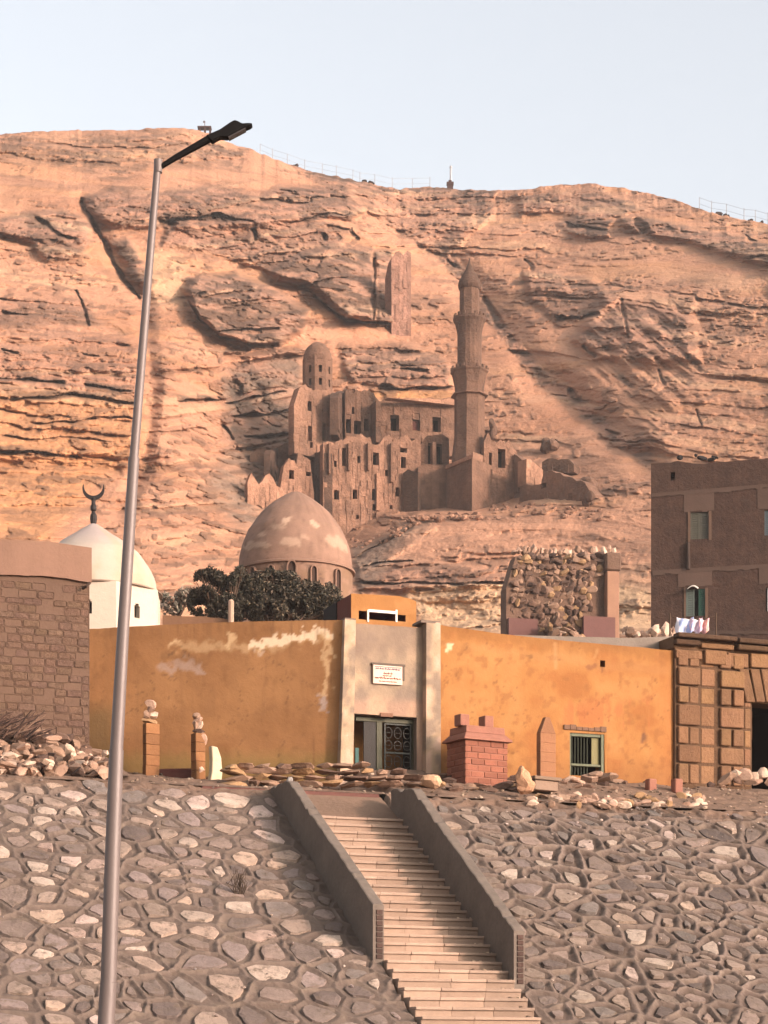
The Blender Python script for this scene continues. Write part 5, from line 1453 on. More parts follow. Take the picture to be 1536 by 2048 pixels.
m_ = MB(); m_.cur = tuple(MS * .9); h_ = pxhole(frm, 753, 800, 1025, 1100); m_.box(frm, h_[0], h_[1], .02, .6, h_[2], h_[3]); m_.build('lower_front', ruin, mq)
m_ = MB(); m_.cur = tuple(MSl); h_ = pxhole(frm, 731, 734.5, 1052, 1088); m_.box(frm, h_[0], h_[1], -.2, .6, h_[2], h_[3]); h_ = pxhole(frm, 750.5, 754, 1052, 1088); m_.box(frm, h_[0], h_[1], -.2, .6, h_[2], h_[3]); h_ = pxhole(frm, 731, 754, 1048, 1053); m_.box(frm, h_[0], h_[1], -.2, .6, h_[2], h_[3] ); m_.build('door_surround', ruin, mq)
# side return and recessed part, their shade put into darker tones
rwall('side_wall', 800, 213.5, 842, 205.5, [(800, 902), (815, 905), (830, 930), (842, 940)], 1080, [], MSd * .9, .8) if False else None
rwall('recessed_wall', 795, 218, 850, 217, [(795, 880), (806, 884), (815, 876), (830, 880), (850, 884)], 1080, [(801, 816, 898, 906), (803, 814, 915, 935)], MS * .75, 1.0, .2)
rwall('shade_toned_bay', 806, 213.2, 836, 212.2, [(806, 945), (814, 938), (822, 945), (836, 942)], 1085, [], MSd * .62, .5, .1, .5)  # darkness of the recess painted into the masonry colour
rwall('middle_block', 835, 214.5, 898, 215, [(835, 900), (842, 884), (856, 872), (880, 868), (898, 874)], 1035, [(856, 866, 886, 928), (873, 884, 888, 928)], MS * .95, 1.0, .15)
rwall('lower_block', 836, 213, 893, 213.6, [(836, 932), (850, 930), (893, 930)], 1042, [], MS * .82, 1.3, .1)
rwall('pier', 865, 214, 872, 214.1, [(865.5, 884), (872.5, 884)], 932, [], MSl, .8, .02)
# upper hall
rwall('hall_wall', 675, 220, 912, 223, [(675, 792), (690, 778), (700, 784), (745, 786), (757, 806), (775, 795), (800, 797), (850, 798), (912, 797)], 905,
      [(781, 798, 830, 862), (825, 840, 839, 861), (865, 882, 834, 864)], MS, 1.2, .15)
rwall('hall_parapet', 760, 219.5, 912, 222.3, [(760, 806), (775, 796), (912, 798)], 802, [], MSl * 1.6, 1.0, .08)
m_ = MB(); fr_ = facade(675, 220, 912, 223); m_.cur = tuple(lin('#6c3a30') * .5); h_ = pxhole(fr_, 826, 839, 840, 860); m_.box(fr_, h_[0], h_[1], .3, .4, h_[2], h_[3]); m_.build('red_shutter', ruin, mq)
rwall('broken_hall', 690, 217.5, 757, 218.6, [(690, 784), (700, 780), (708, 786), (716, 778), (730, 782), (742, 780), (750, 790), (757, 806)], 885, [(692, 702, 838, 866), (708, 722, 842, 868), (728, 738, 838, 862), (704, 709, 814, 828), (742, 747, 830, 840)], MS * .72, 1.2, .2, .5)
rwall('pier', 752, 217.0, 762, 217.2, [(752, 800), (762, 804)], 885, [], MS * .9, 1.2, .1, .5)
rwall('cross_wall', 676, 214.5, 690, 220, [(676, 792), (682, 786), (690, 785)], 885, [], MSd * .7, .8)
# domed tower
rwall('tower_base', 588, 214, 678, 217, [(588, 808), (592, 792), (598, 778), (607, 766), (618, 776), (640, 782), (662, 775), (672, 790), (678, 800)], 915,
      [(615, 623, 802, 822), (616, 624, 852, 882), (645, 652, 846, 882), (620, 626, 884, 896)], MSl * .95, 1.0, .12, .6)
m_ = MB(); m_.cur = tuple(MS * .9)
kt = 217 / F; c_ = W(635, 790, 218)
zt_ = lambda y: (790 - y) * kt
sides = 8
for k in range(sides):
    ang = R(-22.5 + 14) + k * R(45); r_ = 30.5 * kt
    ca = Vector((c_.x + r_ * math.cos(ang), c_.y + r_ * math.sin(ang), 0)); cb = Vector((c_.x + r_ * math.cos(ang + R(45)), c_.y + r_ * math.sin(ang + R(45)), 0))
    fr = Frame(ca, math.atan2(cb.y - ca.y, cb.x - ca.x)); L_ = (cb - ca).length
    strip_wall(m_, fr, 0, L_, c_.z - 1, lambda u: c_.z + zt_(718), [(L_ / 2 - .16, L_ / 2 + .16, c_.z + zt_(752), c_.z + zt_(738)), (L_ / 2 - .16, L_ / 2 + .16, c_.z + zt_(778), c_.z + zt_(764))], 0, .3, 3)
m_.build('drum', ruin, mq)
m_ = MB(); m_.cur = (1, 1, 1); m_.lathe((c_.x, c_.y, c_.z - .5), [(22 * kt, 0), (22 * kt, 2.8)], 8); m_.build('dark_core', black, mq)
m_ = MB(); m_.cur = tuple(MS * .95)
m_.lathe((c_.x, c_.y, c_.z + zt_(720)), [(29 * kt, -.3), (29 * kt, 0), (28 * kt, 10 * kt), (24.5 * kt, 19 * kt), (18 * kt, 27 * kt), (10 * kt, 33 * kt), (4 * kt, 35.5 * kt), (0.01, 36 * kt)], 20); m_.build('dome', ruin, mq, shade=True)
# left ruins
rwall('outer_wall', 500, 217, 655, 219.5, [(500, 905), (512, 902), (540, 898), (556, 896), (560, 884), (575, 886), (600, 884), (612, 890), (618, 880), (626, 882), (640, 888), (655, 890)], 1050, [], MS * .9, 1.0, .3)
rwall('shade_toned_wall', 540, 212.5, 556, 217, [(540, 905), (556, 898)], 1000, [], MSd * .6, .6)  # shade behind the front ruin given as a darker wall colour
rwall('broken_front', 495, 208, 604, 210, [(495, 962), (498, 950), (506, 947), (509, 958), (514, 966), (522, 968), (527, 956), (533, 948), (539, 948), (546, 958), (553, 968), (560, 972), (564, 968), (566, 938), (571, 926), (578, 918), (586, 915), (590, 925), (597, 936), (604, 940)], 1075, [(578, 588, 940, 958)], MSl * 1.35, .9, .2, .35)  # paler tone paints the sunlight on this front ruin
rwall('broken_pier', 590, 211, 628, 211.5, [(588, 960), (592, 905), (600, 912), (610, 912), (620, 920), (622, 940), (628, 990)], 1060, [(612, 622, 944, 952)], MS * 1.05, .9, .25, .35)
rwall('shade_toned_return', 622, 217.5, 648, 211, [(622, 900), (634, 905), (648, 902)], 1095, [], MSd * .62, .8, .2)  # shade of the gap put into the wall colour
# right ruins
rwall('arched_ruin', 968, fwd(990, 985, 211.5), 1034, fwd(1034, 985, 212.5), [(968, 880), (976, 868), (984, 880), (994, 886), (1004, 880), (1020, 884), (1028, 900), (1034, 905)], 1015, [(996, 1011, 898, 936), (978, 984, 905, 930)], MSl * .95, 1.1, .25, .4)
rwall('broken_pier', 1030, fwd(1030, 985, 212), 1053, fwd(1053, 985, 211), [(1028, 905), (1036, 915), (1044, 922), (1053, 926)], 1000, [], MS * .8, 1.0, .15, .5)
rwall('pale_pier', 1053, fwd(1053, 965, 209), 1086, fwd(1086, 965, 210.2), [(1053, 916), (1060, 920), (1070, 928), (1078, 932), (1086, 940)], 972, [], MSl * 1.5, 1.3, .1, .5)
rwall('fallen_wall', 1040, fwd(1040, 995, 209.6), 1148, fwd(1148, 995, 211), [(1040, 972), (1086, 968), (1088, 938), (1110, 945), (1130, 950), (1148, 958), (1168, 966), (1186, 985)], 1018, [(1082, 1092, 966, 976)], MS * 1.0, 1.5, .15, .5)
rwall('rear_wall', 1084, fwd(1084, 940, 214), 1148, fwd(1148, 940, 212.5), [(1084, 922), (1100, 918), (1140, 918), (1148, 930)], 948, [], MSd * .8, 1.5, .15, .5)
rwall('forecourt_wall', 830, 211.0, 955, 206.2, [(830, 1034), (870, 1028), (910, 1026), (955, 1028)], 1052, [], MSl * 1.3, 1.2, .2, .4)
# boulders beside the ruins
bm_ = mat('boulder_rock', (1, 1, 1), .35, .6, .6, 2.5, attr=True, bdist=.15)
for k, (x, y, w_, h_, t_, lab) in enumerate([(1098, 898, 20, 24, .75, 'dark upright boulder standing above the ruined walls right of the minaret'), (1166, 985, 34, 32, .75, 'rugged dark boulder at the right end of the ruined walls'),
                                         (985, 862, 12, 24, .6, 'dark rock leaning against the right side of the minaret'), (1180, 1000, 14, 20, .6, 'small dark boulder beside the rugged one')]):
    Yk = hillY(x, y) - 1.2; m_ = MB(); m_.cur = tuple(MS * t_); kx_ = Yk / F
    c_ = W(x, y, Yk)
    for q_ in range(5):
        m_.rock(c_ + Vector((rnd.uniform(-.4, .4) * w_ * kx_, rnd.uniform(-.5, .5), rnd.uniform(-.4, .4) * h_ * kx_)), (w_ * kx_ * rnd.uniform(.6, .9), w_ * kx_ * .8, h_ * kx_ * rnd.uniform(.6, .9)), k * 9 + q_, sub=2)
    tag(m_.build('boulder', bm_, None), lab, 'boulder')
# fallen masonry along the forecourt
m_ = MB()
for k in range(70):
    x = rnd.uniform(815, 1000); y = 1034 + abs(x - 900) * .06 + rnd.uniform(-3, 4); Yk = 206.5 + (900 - x) * .02
    m_.cur = tuple(MSl * rnd.uniform(.9, 1.7)); s_ = rnd.uniform(.15, .45); m_.rock(W(x, y, Yk - rnd.uniform(0, 1)), (s_, s_, s_ * .8), k)
tag(m_.build('fallen_masonry', bm_, None, 'stuff'), 'fallen blocks strewn below the minaret')

m_ = MB()
for k in range(160):
    x = rnd.choice([rnd.uniform(960, 1200), rnd.uniform(640, 840), rnd.uniform(500, 640)]); y = (1005 + (x - 960) * .09 if x > 900 else 1085 - max(0, x - 740) * .45 if x > 640 else 1060) + rnd.uniform(-8, 14)
    m_.cur = tuple(MSl * rnd.uniform(.7, 1.5)); s_ = rnd.uniform(.12, .42); m_.rock(W(x, y, hillY(x, y) - .1), (s_, s_, s_ * .8), k + 900)
tag(m_.build('wall_rubble', bm_, None, 'stuff'), 'loose rubble lying at the feet of the ruined walls')

# ------------------------------------------------------------------ minaret
mi = thing('minaret', W(940, 1030, 213), 'tall brown minaret with two flared balconies and a pointed cap rising from the mosque', 'minaret')
km = 213 / F; mc = W(939, 1030, 213.5); zm = lambda y: (1030 - y) * km
def oct_(name, prof, t, n=8, rot=R(22.5 + 10), shade=False, c=mc):
    m_ = MB(); m_.cur = tuple(MS * t * .78); m_.lathe(c, [(max(.01, hw_ * km), zm(y_)) for y_, hw_ in prof], n, rot)
    return m_.build(name, ruin, mi, shade=shade)
# square base seen corner-on
def quadbase(name, pts, ytop, t, ybot=1045):
    m_ = MB(); m_.cur = tuple(MS * t); z1 = W(940, ytop, 210).z; z0 = W(940, ybot, 210).z
    m_.hexa([(x, y, z0) for x, y in pts] + [(x, y, z1) for x, y in pts]); return m_.build(name, ruin, mi)
def gxy(px, Y): v = W(px, 1000, Y); return (v.x, v.y)
quadbase('base', [gxy(944, 209.2), gxy(980, 211.4), gxy(950, 216), gxy(893, 213.2)][0:1] + [gxy(980, 211.4), gxy(935, 216.5), gxy(893, 213.2)], 921, .92)
quadbase('base_corner', [gxy(946, 210.2), gxy(977, 212.2), gxy(962, 214.6), gxy(940, 213.5)], 902, 1.12, 935)
m_ = MB(); m_.cur = tuple(MSl * 1.5); p_ = [gxy(946, 209.0), gxy(946, 211.5), gxy(900, 213.5), gxy(891, 213.0)]
z0 = W(940, 921, 210).z + .002; m_.hexa([(x, y, z0) for x, y in p_] + [(x, y, z0 + .35) for x, y in p_]); m_.build('ledge', ruin, mi)
oct_('shaft', [(935, 37), (905, 35), (880, 32), (870, 31), (792, 31)], 1.0)
oct_('string_course', [(794, 31), (793, 38), (790.5, 38), (789, 31)], 1.25)
oct_('lower_balcony', [(789, 29), (772, 30.5), (758, 33.5), (748, 36), (745, 39), (741.5, 39), (741, 30)], .95, 8)
oct_('upper_shaft', [(742, 24.5), (645, 24)], .82, 16, 0)
oct_('upper_balcony', [(670, 24), (658, 26.5), (647, 29.5), (641, 33), (636, 33), (635.5, 24)], .8, 20, 0)
oct_('lantern', [(637, 20.5), (575, 20)], 1.02, 8, R(10))
oct_('cap', [(579, 20), (577, 22), (570, 23.5), (562, 21.5), (549, 14.5), (540, 9), (533, 6), (529, 4.5), (525, 2.5), (515, 1.0)], .62, 16, 0, True)
m_ = MB(); m_.cur = tuple(MS * .7)
for k in range(16):
    a_ = 2 * math.pi * k / 16; r_ = 36.5 * km
    for zz, r_ in ((741.5, 36.5 * km), (635.5, 30.5 * km)):
        m_.box(Frame((mc.x + r_ * math.cos(a_), mc.y + r_ * math.sin(a_), mc.z + zm(zz)), a_), -.08, .08, -.12, .12, 0, .28)
m_.build('parapet_stones', ruin, mi, 'stuff')

# ruined tower high on the cliff
tx = 800; tY = min(hillY(800, 600), hillY(800, 650), hillY(815, 640), hillY(788, 640)) - .6
rt = thing('ruined_tower', W(tx, 655, tY), 'slim ruined masonry tower standing against the upper cliff', 'tower')
kT = tY / F
frt = facade(783, tY, 822, tY + .3)
m_ = MB(); m_.cur = tuple(lin('#b98a74') * .55)
tt = pxtop(frt, [(783, 520), (788, 508), (795, 502), (803, 500), (806, 510), (811, 502), (817, 500), (822, 505)])
strip_wall(m_, frt, 0, frt.uw(822, 600)[0], frt.uw(800, 680)[1], tt, [], 0, 3, .4, .15); m_.build('wall', ruin, rt)
m_ = MB(); m_.cur = tuple(lin('#a87a66') * .5)
fr2 = facade(770, tY + 1.4, 784, tY + .4); strip_wall(m_, fr2, 0, fr2.uw(783, 600)[0], frt.uw(800, 680)[1], pxtop(fr2, [(770, 560), (776, 530), (783, 515)]), [], 0, 2.5, .4, .2); m_.build('buttress', ruin, rt)
# cave dwelling front in the cliff
cY = hillY(672, 440) - .4
frc = facade(643, cY, 712, cY + 1)
cv = thing('cave_front', W(672, 480, cY), 'dark rock-cut cave front with square openings high on the cliff', 'cave')
m_ = MB(); m_.cur = tuple(MS * .75); strip_wall(m_, frc, 0, frc.uw(706, 465)[0], frc.uw(670, 486)[1], pxtop(frc, [(643, 454), (690, 452), (706, 456)]), [pxhole(frc, 646, 657, 465, 481), pxhole(frc, 671, 677, 460, 480), pxhole(frc, 690, 696, 462, 478)], 0, .5, .8, .1)
m_.build('front_wall', ruin, cv)
m_ = MB(); room(m_, frc, .1, frc.uw(704, 465)[0], frc.uw(670, 485)[1], frc.uw(670, 456)[1], .51, 3); m_.build('inner_room', black, cv)

# ------------------------------------------------------------------ rubble-stone ruin (right of centre)
FU = facade(1014, 119, 1240, 120.5)
ru = thing('rubble_ruin', FU.p(3, 0, 20), 'ruined wall of rough rubble stones with a jagged top and a plastered end pier', 'ruin')
rub = mat('rubble_stone', (1, 1, 1), .3, 1.6, .6, 8, attr=True, bdist=.05)
RB = lin('#8d6c58') * .55
rtop = pxtop(FU, [(1014, 1172), (1028, 1150), (1032, 1108), (1050, 1104), (1100, 1108), (1150, 1110), (1200, 1112), (1230, 1110), (1240, 1118)])
m_ = MB(); m_.cur = tuple(RB * .85); strip_wall(m_, FU, 0, FU.uw(1238, 1180)[0], 12, lambda u: rtop(u) - .15, [], .12, 1.2, .5, .1); m_.build('core', rub, ru)
protos = []
for k in range(10):
    q_ = MB(); q_.cur = (1, 1, 1); q_.rock((0, 0, 0), (1.25, .9, 1.05), 700 + k, sub=1 if k % 2 else 2, cut=(.38, .72))
    me_ = bpy.data.meshes.new('stone'); me_.from_pydata(q_.v, [], q_.f)
    protos.append(me_)
rmats = []
for k, (hx, f_) in enumerate((('#8a6a58', .5), ('#a5836c', .6), ('#c29c84', .62), ('#6d5346', .42), ('#b08a64', .6), ('#d8b8a0', .7))):
    rmats.append(mat('rubble_tone_' + 'abcdef'[k], lin(hx) * f_, .22, 3, .5, 12, bdist=.03))
pm = [[None] * len(rmats) for _ in protos]
def rstone(parent, c, s, rot, mi_=None, name='stone'):
    pi = rnd.randrange(len(protos)); mi_ = rnd.randrange(len(rmats)) if mi_ is None else mi_
    if pm[pi][mi_] is None:
        m2 = protos[pi].copy(); m2.materials.append(rmats[mi_]); m2.name = 'stone'; pm[pi][mi_] = m2
    o = bpy.data.objects.new(name, pm[pi][mi_]); link(o)
    if parent is not None: o.parent = parent; o.location = Vector(c) - root_loc(parent)
    else: o.location = c
    o.scale = Vector(s) * 1.32; o.rotation_euler = rot
    return o
cnt = 0
y = 1262
while y > 1100:
    x = 1018 + rnd.uniform(0, 10)
    while x < 1206:
        w_ = rnd.uniform(9, 17); yy = y + rnd.uniform(-4, 4)
        u, wz = FU.uw(x + w_ / 2, yy)
        dark_patch = 1180 < x < 1212 and 1150 < y < 1235
        if wz < rtop(u) + .1 and not (y > 1236 and (x < 1070 or 1165 < x)) and not dark_patch:
            rstone(ru, FU.p(u, .12 + rnd.uniform(-.1, .12), wz), (w_ * .56 * 120 / F, .20, rnd.uniform(6, 8) * 120 / F), (rnd.uniform(-.3, .3), rnd.uniform(-.5, .5), rnd.uniform(-.4, .4)), rnd.choice([0, 0, 1, 3, 3, 0, 4, 1])); cnt += 1
        x += w_
    y -= rnd.uniform(10, 13)
for x in range(1034, 1236, 9):
    u, wz = FU.uw(x, 1104 + rnd.uniform(-7, 4)); rstone(ru, FU.p(u, .4, wz), (.14, .25, rnd.uniform(.15, .34)), (rnd.uniform(-.2, .2), rnd.uniform(-.4, .4), 0), rnd.choice([2, 2, 5, 1]))
m_ = MB(); m_.cur = tuple(lin('#b0846a') * .58); h_ = pxhole(FU, 1210, 1234, 1145, 1290); m_.box(FU, h_[0], h_[1], -.35, .5, h_[2], h_[3]); m_.build('end_pier', plaster, ru, bevel=.03)
m_ = MB(); m_.cur = tuple(RB * .8); h_ = pxhole(FU, 1207, 1238, 1108, 1144); m_.box(FU, h_[0], h_[1], -.42, .5, h_[2], h_[3]); m_.build('pier_head', rub, ru, bevel=.08)
m_ = MB(); m_.cur = tuple(lin('#8a6058') * .5); h_ = pxhole(FU, 1016, 1074, 1238, 1280); m_.box(FU, h_[0], h_[1], -.15, .18, h_[2], h_[3]); m_.build('plinth', plaster, ru); m_ = MB(); m_.cur = tuple(lin('#8a6058') * .5); h_ = pxhole(FU, 1163, 1226, 1236, 1290); m_.box(FU, h_[0], h_[1], -.38, .18, h_[2], h_[3]); m_.build('plinth', plaster, ru)
for k in range(46):
    x = rnd.gauss(1125, 20); y = 1280 - abs(rnd.gauss(0, 1)) * (26 - abs(x - 1125) * .5) * .9
    if y < 1225: continue
    u, wz = FU.uw(x, y, -1); s_ = rnd.uniform(.12, .26); rstone(ru, FU.p(u, -1 + rnd.uniform(-.3, .5), wz), (s_ * 1.2, s_, s_ * .8), (rnd.random(), rnd.random(), rnd.random() * 3))
# row of small pale rocks towards the brick house
heap = thing('pale_rock_row', W(1300, 1275, 90), 'row of small pale pointed rocks on the wall top, left of the hanging laundry', 'rocks')
for k in range(46):
    x = rnd.uniform(1238, 1352); hgt = rnd.uniform(4, 9); y = 1275 - rnd.uniform(0, 14)
    rstone(heap, W(x, y, 90 + rnd.uniform(-1, 1)), (rnd.uniform(.07, .16), .14, hgt * 90 / F), (rnd.uniform(-.2, .2), rnd.uniform(-.3, .3), rnd.random() * 3), rnd.choice([1, 2, 5, 2]))
for x, y, w_, h_ in ((1310, 1262, 7, 14), (1334, 1263, 8, 16), (1347, 1272, 5, 10)):
    rstone(heap, W(x, y, 89), (w_ * 89 / F, .18, h_ * 89 / F), (0, 0, rnd.random()), 5)

# ------------------------------------------------------------------ laundry on the roof
cloth = mat('laundry_cloth', (1, 1, 1), .06, 4, .1, 20, attr=True)
YL = 60.0; kl = YL / F
ln = MB(); ln.cur = (.4, .35, .3)
ln.tube([W(1340 + 92 * t_ / 8, 1232 + 6 * math.sin(math.pi * t_ / 8), YL) for t_ in range(9)], .01, 5)
ln.tube([W(1340, 1226, YL), W(1340, 1300, YL)], .025, 6); ln.tube([W(1432, 1226, YL), W(1432, 1300, YL)], .025, 6)
tag(ln.build('clothesline', barkm, None), 'thin clothesline strung between two short poles on the old stone roof', 'clothesline')
def sheet(x0, x1, y0, y1, cols_, lab, seed):
    nU, nV = 26, 14; rr = np.random.RandomState(seed)
    U, V = np.meshgrid(np.linspace(0, 1, nU), np.linspace(0, 1, nV))
    fold = .07 * np.sin(U * rr.uniform(7, 11) + 2.2 * V + seed) * (.3 + V) + .03 * fbm(U * 4, V * 3, seed, 3)
    px = x0 + (x1 - x0) * (U + .04 * np.sin(V * 5 + seed)); py = y0 + (y1 - y0) * V * (1 + .10 * np.sin(U * 9 + seed)) + 4 * np.sin(U * math.pi)
    Y = YL + fold; X = (px - 768) / F * YL; Z = CZ + (HY - py) / F * YL
    idx = np.clip((U * len(cols_) + 1.3 * fbm(U * 4, V * 3, seed + 4, 3)).astype(int), 0, len(cols_) - 1)
    c_ = np.array(cols_)[idx]
    o = np_mesh('laundry', np.stack([X, Y, Z], -1).reshape(-1, 3), grid_faces(nV, nU), cloth, None, c_.reshape(-1, 3), True)
    sm_ = o.modifiers.new('thickness', 'SOLIDIFY'); sm_.thickness = .012
    tag(o, lab, 'laundry')
wht = lin('#ece4ea') * .8; blu = lin('#a8b4d8') * .8; pnk = lin('#e8b4b4') * .8; prp = lin('#d8bcd0') * .8
sheet(1352, 1386, 1234, 1264, [wht, blu, wht, blu], 'pale blue and white sheet hanging at the left of the clothesline', 1)
sheet(1380, 1404, 1236, 1262, [prp, wht, prp], 'lilac white cloth hanging in the middle of the clothesline', 2)
sheet(1398, 1418, 1236, 1262, [pnk, wht, pnk, lin('#d89888') * .8, pnk], 'pink striped cloth hanging at the right of the clothesline', 3)

# ------------------------------------------------------------------ tombs and stones on the terrace
# red brick cenotaph
FT = Frame(W(895, 1560, 45.6), R(14)); FT.o.z = 0
tY_ = 45.6
cn = thing('brick_tomb', FT.p(.6, .3, 7.5), 'red brick tomb with an overhanging slab and two stub posts, right of the doorway', 'tomb')
redb = mat('red_tomb_brick', lin('#a0644e') * .58, .18, 5, .4, 30, attr=False, rand=.35, bdist=.01)
redp = mat('pink_tomb_plaster', lin('#ac7460') * .56, .15, 3, .4, 20, bdist=.01)
# box seen corner-on: short left face (in shade) and long right face
cx_ = W(931, 1550, 46.5)
frR = Frame((cx_.x, cx_.y, 0), R(30)); frL = Frame((cx_.x, cx_.y, 0), R(30) - math.pi / 2)
LR = frR.uw(1017, 1500)[0]
# left face runs away to the upper left: use a frame whose u axis points back-left
dirL = Vector((-math.sin(R(30)), math.cos(R(30)), 0))
LL = .78
zb0 = 7.2; zc = frR.uw(931, 1478)[1]
mb = MB(); mb.cur = (1, 1, 1); mb.box(frR, .03, LR - .03, .03, LL - .03, zb0, zc); mb.build('core', redp, cn)
bl_, bh_ = .25, .095
bmesh_cache = {}
def tbrick(fr, u0, u1, w0, w1, pr):
    key = (round(u1 - u0, 3), round(w1 - w0, 3))
    if key not in bmesh_cache:
        q_ = MB(); q_.box(Frame((0, 0, 0), 0), 0, u1 - u0, 0, .06, 0, w1 - w0)
        me_ = bpy.data.meshes.new('brick'); me_.from_pydata(q_.v, [], q_.f); b_ = bmesh.new(); b_.from_mesh(me_); bmesh.ops.bevel(b_, geom=list(b_.edges), offset=.006, segments=1, affect='EDGES'); b_.to_mesh(me_); b_.free(); me_.materials.append(redb)
        bmesh_cache[key] = me_
    o = bpy.data.objects.new('brick', bmesh_cache[key]); link(o); o.parent = cn
    o.location = fr.p(u0, -pr, w0) - root_loc(cn); o.rotation_euler = (0, 0, fr.a); return o
z = zc - .13; row = 0
while z > zb0:
    u = 0.0
    first = .16 if row % 2 else .32
    while u < LR - .02:
        L_ = first if u == 0 else .32
        L_ = min(L_, LR - u); L_ = round(L_, 3)
        if L_ > .04: tbrick(frR, u + .004, u + L_ - .012, z + .010, z + .120, rnd.uniform(-.022, -.008) * 1)
        u += L_
    z -= .13; row += 1
frl2 = Frame(Vector((cx_.x, cx_.y, 0)) + dirL * LL, R(30) - math.pi / 2)   # u from far corner towards the near one, depth points to the right
z = zc - .13; row = 0
while z > zb0:
    u = 0.0; first = .32 if row % 2 else .16
    while u < LL - .02:
        L_ = first if u == 0 else .32
        L_ = round(min(L_, LL - u), 3)
        if L_ > .04: tbrick(frl2, u + .004, u + L_ - .012, z + .010, z + .120, rnd.uniform(-.022, -.008))
        u += L_
    z -= .13; row += 1
# slab, tapering block and stub posts
def frust(fr, z0, z1, e0, e1, nm):
    m_ = MB(); m_.cur = (1, 1, 1)
    m_.hexa([fr.p(-e0, -e0, z0), fr.p(LR + e0, -e0, z0), fr.p(LR + e0, LL + e0, z0), fr.p(-e0, LL + e0, z0), fr.p(-e1, -e1, z1), fr.p(LR + e1, -e1, z1), fr.p(LR + e1, LL + e1, z1), fr.p(-e1, LL + e1, z1)])
    return m_.build(nm, redp, cn, bevel=.01)
zs1 = zc + .06; zs2 = frR.uw(931, 1448)[1]
frust(frR, zc, zs1, .07, .06, 'slab'); frust(frR, zs1 + .001, zs1 + .10, .04, -.04, 'sloped_course'); frust(frR, zs1 + .101, zs2, -.05, -.06, 'upper_course')
for x in (926, 983):
    u = frR.uw(x, 1440)[0]; u = max(.08, u); m_ = MB(); m_.cur = (1, 1, 1); m_.box(frR, u - .10, u + .12, .16 if x < 950 else .1, .42 if x < 950 else .36, zs2 + .001, zs2 + .24); m_.build('stub_post', redp, cn, bevel=.01)
# headstone pillars
def pillar(name, lab, xl, xm, xr, ytop, ybot, Y, col, dcol, tip=None, stones=False, seed=1):
    p0 = W(xm, ybot, Y); root = thing(name, p0, lab, 'headstone')
    ang = R(32)
    fr = Frame((p0.x, p0.y, 0), ang); wR = fr.uw(xr, (ytop + ybot) / 2)[0]
    # side depth so that the left edge shows at xl
    dl = .05
    for k in range(60):
        if fr.px(0, dl, 8)[0] < xl: break
        dl += .01
    z0 = 7.0; z1 = fr.uw(xm, ytop)[1]
    V = []; rows_ = 16
    m_ = MB(); m_.cur = tuple(col); rr = random.Random(seed)
    n = 9
    for k in range(n):
        a_ = z0 + (z1 - z0) * k / n; b_ = z0 + (z1 - z0) * (k + 1) / n; j = rr.uniform(-.012, .012) if stones else 0
        m_.cur = tuple(col * rr.uniform(.75, 1.2)) if stones else tuple(col)
        m_.box(fr, 0 + j, wR + j, 0 + j, dl + j, a_, b_ - (.004 if stones else 0))
    if tip is not None:
        zt2 = fr.uw((xm + xr) / 2, tip)[1]; mid = wR / 2; m_.cur = tuple(col * .85)
        m_.hexa([fr.p(.0, 0, z1), fr.p(wR, 0, z1), fr.p(wR, dl, z1), fr.p(0, dl, z1), fr.p(mid - .05, .02, zt2), fr.p(mid + .06, .02, zt2), fr.p(mid + .06, dl - .02, zt2), fr.p(mid - .05, dl - .02, zt2)])
    m_.build('shaft', plaster, root, bevel=.008)
    return root, fr, wR, dl, z1
BRN = lin('#9a6a44') * .62
r1, fr1, w1_, dl1, z1_ = pillar('headstone', 'slim mud and brick grave pillar topped with loose stones, nearest the lamp post', 285, 292, 319, 1445, 1552, 46.6, BRN, BRN * .6, None, True, 3)
for (du, dz_, s_, mi_) in ((.13, .05, (.13, .12, .08), 4), (.06, .18, (.08, .1, .10), 1), (.20, .18, (.08, .1, .11), 5), (.13, .29, (.10, .09, .07), 0), (.13, .39, (.085, .08, .09), 2)):
    rstone(r1, fr1.p(du, dl1 / 2, z1_ + dz_), s_, (rnd.uniform(-.3, .3), rnd.uniform(-.3, .3), rnd.random()), mi_)
r2, fr2_, w2_, dl2, z2_ = pillar('headstone', 'slim crumbling grave pillar with a pale stone edge, beside the leaning white stone', 382, 392, 411, 1465, 1556, 46.4, BRN * 1.05, BRN * .6, None, True, 8)
for (du, dz_, s_, mi_) in ((.10, .04, (.10, .12, .07), 3), (.13, .15, (.07, .1, .12), 5), (.05, .15, (.07, .1, .10), 1), (.10, .27, (.09, .09, .07), 2), (.10, .36, (.08, .08, .08), 1), (.16, -.15, (.07, .08, .12), 2), (.12, -.75, (.08, .08, .12), 5)):
    rstone(r2, fr2_.p(du, dl2 / 2 - (.08 if dz_ < 0 else 0), z2_ + dz_), s_, (rnd.uniform(-.2, .2), rnd.uniform(-.3, .3), rnd.random() * .5), mi_)
pillar('headstone', 'flat brown mud headstone with a chipped pointed top, left of the barred window', 1073, 1081, 1112, 1465, 1560, 46.8, lin('#9c6c4c') * .66, BRN, 1434, False, 5)
# leaning pale curved stone
m_ = MB(); m_.cur = tuple(lin('#d2bfa0') * .7)
frk = Frame(W(420, 1552, 45.9), R(30)); frk.o.z = 0
ps = [(0, 7.6), (.26, 7.6), (.29, 7.85), (.26, 8.15), (.18, 8.36), (.04, 8.38), (.06, 8.1), (.05, 7.85)]
zoff = W(420, 1552, 45.9).z - 7.75
m_.prism(frk, [(u, w + zoff) for u, w in ps], 0, .16)
tag(m_.build('leaning_stone', plaster, None, bevel=.015), 'pale curved stone slab leaning at the left end of the dry stone wall', 'stone slab')
